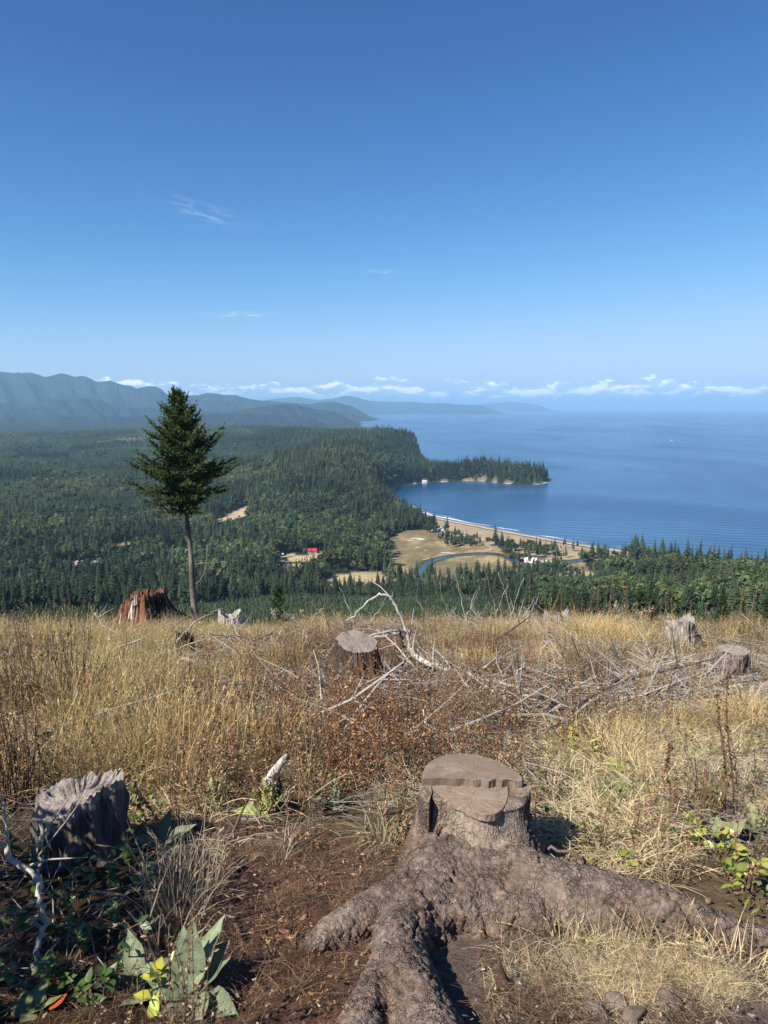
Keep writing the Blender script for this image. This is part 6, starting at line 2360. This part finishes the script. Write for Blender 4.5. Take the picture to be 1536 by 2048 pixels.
leafy_shrub(1395, 1705, 16, .10, .18, .075, YG, 'few yellow leaves on thin stems left of the bright salal', 6)
leafy_shrub(1265, 1735, 10, .06, .12, .070, YG, 'single yellow green leaf pair in the straw right of the stump shadow', 7)
leafy_shrub(1310, 1625, 22, .10, .18, .06, YG, 'small yellow leaf spray in pale straw above the stump shadow', 8)
leafy_shrub(1500, 1515, 22, .12, .2, .06, YG, 'yellow leaf sprig below the round grass tussock', 9)
leafy_shrub(1470, 1790, 24, .12, .16, .07, YG, 'lower yellow green salal sprig near the right root end', 16)
leafy_shrub(330, 1985, 20, .10, .14, .07, [(0.30, 0.36, 0.05), (0.42, 0.42, 0.06)], 'bright yellow green seedling beside the felty rosette', 10)
for i, (px, py, n_, rr_, hh_, lb) in enumerate([(190, 1720, 60, .20, .26, 'dark green salal at the foot of the dark fronted stump'), (60, 1760, 60, .22, .3, 'dark green salal at the left edge in shade'), (150, 1830, 70, .22, .28, 'dark salal patch in the middle of the shade'),
                                               (30, 1880, 60, .18, .26, 'dark green salal at the left edge below the bent stem'), (170, 1915, 90, .22, .24, 'glossy green salal patch left of the felty rosette'), (75, 1985, 80, .20, .22, 'glossy green salal near the bottom left corner'),
                                               (190, 1990, 50, .16, .18, 'low glossy salal between corner and felty rosette'), (255, 1760, 40, .16, .24, 'sparse dark salal right of the dark fronted stump')]):
    leafy_shrub(px, py, int(n_ * .7), rr_, hh_ * .8, .055, DGN, lb, 20 + i)
leafy_shrub(1400, 1635, 170, .16, .46, .030, [(0.25, 0.25, 0.04), (0.16, 0.19, 0.035), (0.30, 0.20, 0.04), (0.12, 0.09, 0.03)], 'dense small leaved yellow green bush near the right edge', 40, .5, 'small_leaved_bush')
leafy_shrub(1345, 1640, 90, .14, .30, .028, [(0.22, 0.07, 0.04), (0.28, 0.12, 0.05), (0.16, 0.06, 0.04)], 'dark red leaved bush beside the small leaved one', 41, .5, 'red_leaved_bush')


def bush(px, py, n, rad, h, L, cols, label, seed, name='twiggy_bush', nst=40):
    rn = np.random.default_rng(seed)
    b = gpt(px, py)
    root = empty(name, b, label, 'shrub')
    st, lv = MB(), MB()
    for s_ in range(nst):
        a, q = rn.uniform(0, 6.28), rad * rn.uniform(.1, .5)
        o = np.array((q * math.cos(a), q * math.sin(a), 0))
        tip = o * rn.uniform(1.2, 2.2) + np.array((rn.normal(0, .08), rn.normal(0, .08), h * rn.uniform(.55, 1.1)))
        md_ = (o + tip) / 2 + rn.normal(0, .03, 3)
        st.tube([tuple(o + (0, 0, -.04)), tuple(md_), tuple(tip)], [.006, .0045, .002], 4, (0.13, 0.085, 0.06), cap=False)
        for k in range(n // nst):
            t = rn.uniform(.15, 1.0)
            p = (o * (1 - t) + md_ * t) if rn.random() < .4 else (md_ * (1 - t) + tip * t)
            leaf(lv, rn, p + rn.normal(0, .035, 3), rn.uniform(0, 6.28), rn.uniform(-1.0, .5), L * rn.uniform(.5, 1.3), .5, np.array(cols[rn.integers(len(cols))]) * rn.uniform(.6, 1.3), seg=2)
    st.build('stems', mat_dead, root)
    tag(lv.build('foliage', mat_weed, root), kind='stuff')


DOL = [(0.11, 0.10, 0.045), (0.16, 0.12, 0.06), (0.08, 0.085, 0.035), (0.20, 0.15, 0.08)]
bush(118, 1470, 1400, .55, 1.25, .040, DOL, 'tall dull olive twiggy bush standing in golden grass on the left', 43, nst=55)
bush(30, 1440, 800, .45, .9, .038, DOL, 'dull brown twiggy bush at the left edge beside the taller one', 44)
bush(30, 1620, 700, .30, .75, .034, [(0.22, 0.13, 0.07), (0.14, 0.08, 0.05), (0.28, 0.2, 0.1)], 'brown dead leaved weed clump left of the dark fronted stump', 45, 'dead_weed_clump')
bush(1190, 1395, 900, .5, .62, .032, [(0.20, 0.095, 0.055), (0.28, 0.16, 0.09), (0.13, 0.06, 0.04)], 'reddish brown dead weed clump right of the long fallen stem', 46, 'dead_weed_clump')
bush(1010, 1320, 800, .7, .7, .035, [(0.17, 0.10, 0.06), (0.22, 0.15, 0.09), (0.10, 0.08, 0.04)], 'dark brown weed clump above the long fallen stem', 47, 'dead_weed_clump')
bush(1330, 1290, 800, .8, .8, .04, [(0.16, 0.12, 0.07), (0.24, 0.18, 0.11), (0.10, 0.09, 0.04)], 'brown weed clump on the crest left of the splintered stump', 48, 'dead_weed_clump')
bush(1500, 1285, 900, .9, .9, .045, [(0.12, 0.10, 0.05), (0.17, 0.12, 0.07), (0.09, 0.10, 0.04)], 'dark green brown bush on the crest at the right edge', 49)
bush(1420, 1290, 700, .7, .7, .045, [(0.14, 0.11, 0.05), (0.20, 0.14, 0.08), (0.10, 0.10, 0.04)], 'brown green bush on the crest right of the splintered stump', 50)
bush(470, 1300, 500, .6, .5, .04, [(0.16, 0.10, 0.06), (0.2, 0.14, 0.09)], 'brown weed clump below the root wad', 51, 'dead_weed_clump')
bush(880, 1275, 600, .8, .7, .04, [(0.20, 0.15, 0.09), (0.13, 0.10, 0.05)], 'brown weed clump on the centre crest', 52, 'dead_weed_clump')
# a red fallen leaf or two
for i, (px, py, lb) in enumerate([(100, 2034, 'orange red fallen leaf at bottom left'), (22, 1968, 'dull orange fallen leaf at the left edge'), (60, 1545, 'small orange leaf in the weeds by the left edge')]):
    p = gpt(px, py, .03)
    m_ = MB()
    leaf(m_, rng, np.zeros(3), 1.0 + i, .2, .075, .6, np.array((0.50, 0.11, 0.04)) if i != 1 else np.array((0.32, 0.11, 0.05)))
    o = tag(m_.build('fallen_leaf', mat_green, None, True), lb, 'leaf')
    o.location = p


# ---- dead grass hanging beside the roots, and other tufts one can single out
def tuft(px, py, n, h, rad, lean, droop, cols, label, seed, w=.0022, heads=.2, dz=0, name='grass_tuft'):
    mb = grass_clump(seed, n, h, rad, lean, cols, w, heads, droop)
    o = tag(mb.build(name, mat_grass), label, 'grass')
    o.location = gpt(px, py, dz)
    return o


PALEG = [(0.52, 0.42, 0.24), (0.60, 0.50, 0.31), (0.44, 0.34, 0.18)]
GREYG = [(0.34, 0.28, 0.20), (0.42, 0.35, 0.25), (0.26, 0.21, 0.15)]
tuft(765, 1690, 130, .34, .09, .9, .9, PALEG, 'drooping straw coloured grass tuft left of the cut stump', 1, .0026)
tuft(560, 1725, 46, .28, .06, .5, .1, GREYG, 'wiry brown grass tuft at the head of the chip path', 2)
tuft(350, 1860, 120, .50, .16, .45, .35, GREYG, 'tangle of tall dead grey grass beside the path', 3, .003, .4)
tuft(385, 1800, 90, .48, .15, .4, .3, GREYG, 'upper part of the dead grass tangle by the path', 4, .003, .4)
tuft(330, 1930, 60, .40, .12, .7, .5, GREYG, 'lowest dead grass wisps behind the felty rosette', 5, .0028, .2)
tuft(1480, 1480, 900, .62, .30, .8, .45, [(0.62, 0.46, 0.20), (0.55, 0.40, 0.17), (0.68, 0.53, 0.27)], 'large rounded golden grass tussock at the right edge', 6, .0022, .15)
tuft(1430, 1480, 420, .5, .2, .8, .45, [(0.62, 0.46, 0.20), (0.55, 0.40, 0.17)], 'smaller golden tussock left of the large rounded one', 7, .0022, .15)
tuft(1185, 1285, 700, .95, .45, .7, .35, [(0.62, 0.47, 0.21), (0.55, 0.40, 0.17), (0.70, 0.55, 0.28)], 'bright golden rounded grass tussock on the right crest', 8, .005, .2)
tuft(1240, 1295, 400, .8, .4, .7, .35, [(0.60, 0.45, 0.20), (0.52, 0.38, 0.16)], 'golden tussock right of the brightest one on the crest', 9, .005, .2)
tuft(625, 1262, 500, .9, .5, .5, .2, [(0.60, 0.44, 0.18), (0.54, 0.38, 0.14)], 'golden upright grass tussock on the crest above the sawn stump', 10, .005, .3)
tuft(1230, 1905, 130, .20, .16, .8, .3, PALEG, 'pale straw tuft in front of the right root', 11, .0022)
tuft(1130, 1890, 60, .18, .10, .8, .3, PALEG, 'small straw tuft at the bend of the right root', 12, .0022)
tuft(1350, 1930, 110, .22, .16, .8, .3, PALEG, 'pale straw tuft above the largest stone', 13, .0022)
tuft(1480, 1950, 50, .26, .12, .8, .2, PALEG, 'sparse straw blades near the bottom right corner', 14, .0022)
tuft(960, 1345, 160, .55, .2, .6, .3, [(0.55, 0.42, 0.20), (0.6, 0.48, 0.25)], 'golden grass tuft under the long fallen stem', 15, .003)
# trampled straw in front of the right root
n = 170
sx_, sy_ = rng.normal(1280, 120, n), rng.normal(1950, 30, n)
pp = np.array([plane_xy(a, b) for a, b in zip(sx_, sy_)])
zz = near_z(pp[:, 0], pp[:, 1])
scatter('trampled_straw', np.stack([pp[:, 0], pp[:, 1], zz], 1), np.stack([rng.normal(0, .1, n), rng.normal(0, .1, n), rng.uniform(0, 6.28, n)], 1), rng.uniform(.22, .48, n), rng.integers(0, 4, n), straw)

# ---- a big dense bush out of frame on the left: it throws the shade that lies over the lower left corner
def shade_bush(x, y, h, rad, seed):
    rn = np.random.default_rng(seed)
    b = Vector((x, y, gz(x, y)))
    root = empty('evergreen_bush', b, 'dense evergreen bush just beyond the left edge shading the corner', 'shrub')
    m_, s_ = MB(), MB()
    for i in range(2600):
        dv = rn.normal(0, 1, 3); dv /= np.linalg.norm(dv)
        p = np.array((0, 0, h * .5)) + dv * np.array((rad, rad, h * .5)) * rn.uniform(.3, 1.0) ** .5
        leaf(m_, rn, p, rn.uniform(0, 6.28), rn.uniform(-.6, .6), .085, .6, np.array(DGN[i % 4]), seg=2)
    for i in range(9):
        a = rn.uniform(0, 6.28)
        s_.tube([(0, 0, -.1), (math.cos(a) * rad * .3, math.sin(a) * rad * .3, h * .45), (math.cos(a) * rad * .7, math.sin(a) * rad * .7, h * .85)], [.02, .014, .005], 5, (0.12, 0.08, 0.06))
    m_.build('foliage', mat_salal, root)
    s_.build('stems', mat_dead, root)


shade_bush(-2.95, 2.35, 1.75, 1.0, 1)

# ================================================================== BUILDINGS, BRIDGE, BOAT
mat_wall = material('painted_wall', rough=.8, noise=[(.6, .08)])
mat_roof = material('roofing', rough=.6, noise=[(.8, .12)])
mat_win = material('window_glass', rough=.15, base=(0.03, 0.04, 0.05), spec=.6)


def box(mb, c, s, col, rz=0.0):
    x, y, z = s[0] / 2, s[1] / 2, s[2] / 2
    v = [(a * x, b * y, c_ * z) for c_ in (-1, 1) for a, b in ((-1, -1), (1, -1), (1, 1), (-1, 1))]
    ca, sa = math.cos(rz), math.sin(rz)
    v = [(c[0] + p[0] * ca - p[1] * sa, c[1] + p[0] * sa + p[1] * ca, c[2] + p[2]) for p in v]
    mb.add(v, [(3, 2, 1, 0), (4, 5, 6, 7), (0, 1, 5, 4), (1, 2, 6, 5), (2, 3, 7, 6), (3, 0, 4, 7)], col)


def house(px, py, h0, w_, d_, h_, wall, roofc, rz, label, name='house', cat='house', roof_h=None, flat=False):
    x, y = on_sea(px, py, h0)
    z = float(ground_z(np.array([x]), np.array([y]))[0])
    root = empty(name, (x, y, z - .3), label, cat, rz=R(rz))
    mb = MB(); box(mb, (0, 0, h_ / 2), (w_, d_, h_), wall); mb.build('wall', mat_wall, root)
    rh = roof_h or w_ * .22
    mb = MB()
    e = .6
    if flat:
        box(mb, (0, 0, h_ + .15), (w_ + 1, d_ + 1, .3), roofc)
    else:
        v = [(-w_ / 2 - e, -d_ / 2 - e, h_ + .01), (w_ / 2 + e, -d_ / 2 - e, h_ + .01), (w_ / 2 + e, d_ / 2 + e, h_ + .01), (-w_ / 2 - e, d_ / 2 + e, h_ + .01), (-w_ / 2 - e, 0, h_ + rh), (w_ / 2 + e, 0, h_ + rh)]
        mb.add(v, [(0, 1, 5, 4), (2, 3, 4, 5), (0, 4, 3), (1, 2, 5), (3, 2, 1, 0)], roofc)
    mb.build('roof', mat_roof, root)
    for k in range(max(2, int(w_ // 4))):
        mb = MB(); box(mb, (-w_ / 2 + w_ * (k + .5) / max(2, int(w_ // 4)), -d_ / 2 - .02, h_ * .58), (1.3, .12, 1.2), (1, 1, 1)); mb.build('window', mat_win, root)
    mb = MB(); box(mb, (w_ * .28, -d_ / 2 - .03, 1.05), (1.0, .1, 2.1), (0.12, 0.09, 0.07)); mb.build('door', mat_wall, root)
    return root


house(624, 1098, 8, 12, 9, 3.6, (0.62, 0.58, 0.52), (0.46, 0.035, 0.05), 12, 'white walled barn with bright red roof in a valley clearing', 'barn', 'barn', 3.2)
house(612, 1094, 8, 7, 6, 3, (0.5, 0.5, 0.5), (0.16, 0.22, 0.24), 12, 'small grey blue roofed shed left of the red roofed barn', 'shed', 'shed')
house(571, 1129, 8, 13, 9, 4.0, (0.30, 0.24, 0.20), (0.055, 0.075, 0.10), -10, 'house with dark blue roof in a lawn below the red barn')
house(586, 1130, 8, 9, 5, 2.2, (0.42, 0.20, 0.14), (0.20, 0.19, 0.18), -10, 'low terrace annex right of the dark blue roofed house', 'annex', 'house', flat=True)
house(196, 1124, 8, 13, 8, 3.2, (0.42, 0.44, 0.42), (0.22, 0.27, 0.25), 5, 'long grey green roofed house among trees on the left', roof_h=2.2)
house(160, 1124, 8, 8, 7, 3.4, (0.60, 0.58, 0.55), (0.34, 0.33, 0.33), -15, 'small grey roofed house left of the long grey green one')
house(257, 1089, 8, 7, 5, 3.2, (0.70, 0.68, 0.64), (0.50, 0.49, 0.47), 20, 'tiny white house by the small tan clearing on the left')
house(562, 1104, 8, 6, 4, 2.6, (0.68, 0.68, 0.66), (0.6, 0.6, 0.58), 0, 'small white shed at the left end of the red barn clearing', 'shed', 'shed')
house(1062, 1123, 3, 15, 10, 4.0, (0.75, 0.74, 0.72), (0.78, 0.77, 0.75), -28, 'white roofed building beside the bridge', roof_h=2.6)
house(849, 963, 4, 11, 9, 6, (0.72, 0.72, 0.70), (0.55, 0.55, 0.55), 8, 'lone white house at the inner end of the far spit', roof_h=2.5)
for i, (px, py, w_, lb) in enumerate([(872, 1055, 8, 'leftmost white cabin of the beach cluster'), (880, 1060, 9, 'grey cabin in the middle of the beach cluster'), (888, 1063, 8, 'white cabin right of the grey one in the beach cluster'), (868, 1061, 6, 'small pale cabin at the lower left of the beach cluster'), (884, 1053, 7, 'cabin nearest the sand in the beach cluster'), (930, 1071, 9, 'cabin between two dark groves behind the beach')]):
    house(px, py, 3, w_, 6, 2.8, [(0.7, 0.7, 0.7), (0.4, 0.4, 0.42), (0.66, 0.65, 0.62), (0.6, 0.6, 0.58), (0.5, 0.47, 0.43), (0.45, 0.42, 0.38)][i], [(0.62, 0.62, 0.64), (0.25, 0.26, 0.29), (0.55, 0.55, 0.55), (0.5, 0.5, 0.52), (0.3, 0.3, 0.31), (0.28, 0.27, 0.26)][i], i * 17 - 30, lb, 'cabin', 'cabin')
# bridge over the creek
a, b = on_sea(1088, 1124.5, 4), on_sea(1116, 1131, 4)
L = math.hypot(b[0] - a[0], b[1] - a[1])
an = math.atan2(b[1] - a[1], b[0] - a[0])
root = empty('bridge', ((a[0] + b[0]) / 2, (a[1] + b[1]) / 2, SEA + 2.4), 'pale concrete road bridge over the creek mouth', 'bridge', rz=an)
mb = MB(); box(mb, (0, 0, 2.6), (L + 4, 8, .8), (0.45, 0.44, 0.42)); mb.build('deck', mat_wall, root)
for s in (-1, 1):
    mb = MB(); box(mb, (0, s * 3.9, 3.6), (L + 4, .35, 1.2), (0.66, 0.65, 0.62)); mb.build('parapet', mat_wall, root)
for k in (-.3, 0, .3):
    mb = MB(); box(mb, (k * L, 0, 1.0), (1.0, 6, 2.5), (0.35, 0.34, 0.32)); mb.build('pier', mat_wall, root)
# fishing boat far out
x, y = on_sea(1343, 882)
root = empty('fishing_boat', (x, y, SEA), 'small white boat alone far out on the blue sea', 'boat', rz=R(12))
mb = MB()
Lb, wb = 18, 5.2
v = []
for t, ww, zz_ in ((-.5, .8, 2.0), (-.2, 1, 1.9), (.15, .95, 2.2), (.38, .55, 2.8), (.52, .03, 3.3)):
    v += [(t * Lb, -ww * wb / 2, zz_), (t * Lb * .96, -ww * wb / 2 * .6, -.4), (t * Lb * .96, ww * wb / 2 * .6, -.4), (t * Lb, ww * wb / 2, zz_)]
f = []
for i in range(4):
    for k in range(3):
        f.append((i * 4 + k, i * 4 + 4 + k, i * 4 + 5 + k, i * 4 + k + 1))
    f.append((i * 4 + 3, i * 4 + 7, i * 4 + 4, i * 4))
f.append((0, 1, 2, 3))
mb.add(v, f, (0.82, 0.82, 0.82)); mb.build('hull', mat_wall, root)
mb = MB(); box(mb, (1.5, 0, 3.6), (5, 3.4, 3.0), (0.85, 0.85, 0.85)); mb.build('cabin', mat_wall, root)
mb = MB(); mb.tube([(-2, 0, 2), (-2, 0, 9)], .14, 6, (0.7, 0.7, 0.7)); mb.build('mast', mat_wall, root)

# ------------------------------------------------------------------ the air between here and the far hills
hz = MB()
x0, x1, y0, y1, z0, z1 = -90000, 175000, -400, 175000, SEA - 12, 720
x0 = -175000
vs = [(x, y, z) for z in (z0, z1) for y in (y0, y1) for x in (x0, x1)]
hz.add(vs, [(0, 2, 3, 1), (4, 5, 7, 6), (0, 1, 5, 4), (2, 6, 7, 3), (0, 4, 6, 2), (1, 3, 7, 5)])
hm = bpy.data.materials.new('haze')
hm.use_nodes = True
nt = hm.node_tree
nt.nodes.clear()
pv = nt.nodes.new('ShaderNodeVolumePrincipled')
pv.inputs['Color'].default_value = (0.37, 0.65, 0.91, 1)
pv.inputs['Density'].default_value = 4.8e-5
pv.inputs['Anisotropy'].default_value = 0.0
ho = nt.nodes.new('ShaderNodeOutputMaterial')
nt.links.new(pv.outputs[0], ho.inputs['Volume'])
haze = hz.build('haze', hm)
tag(haze, kind='stuff')
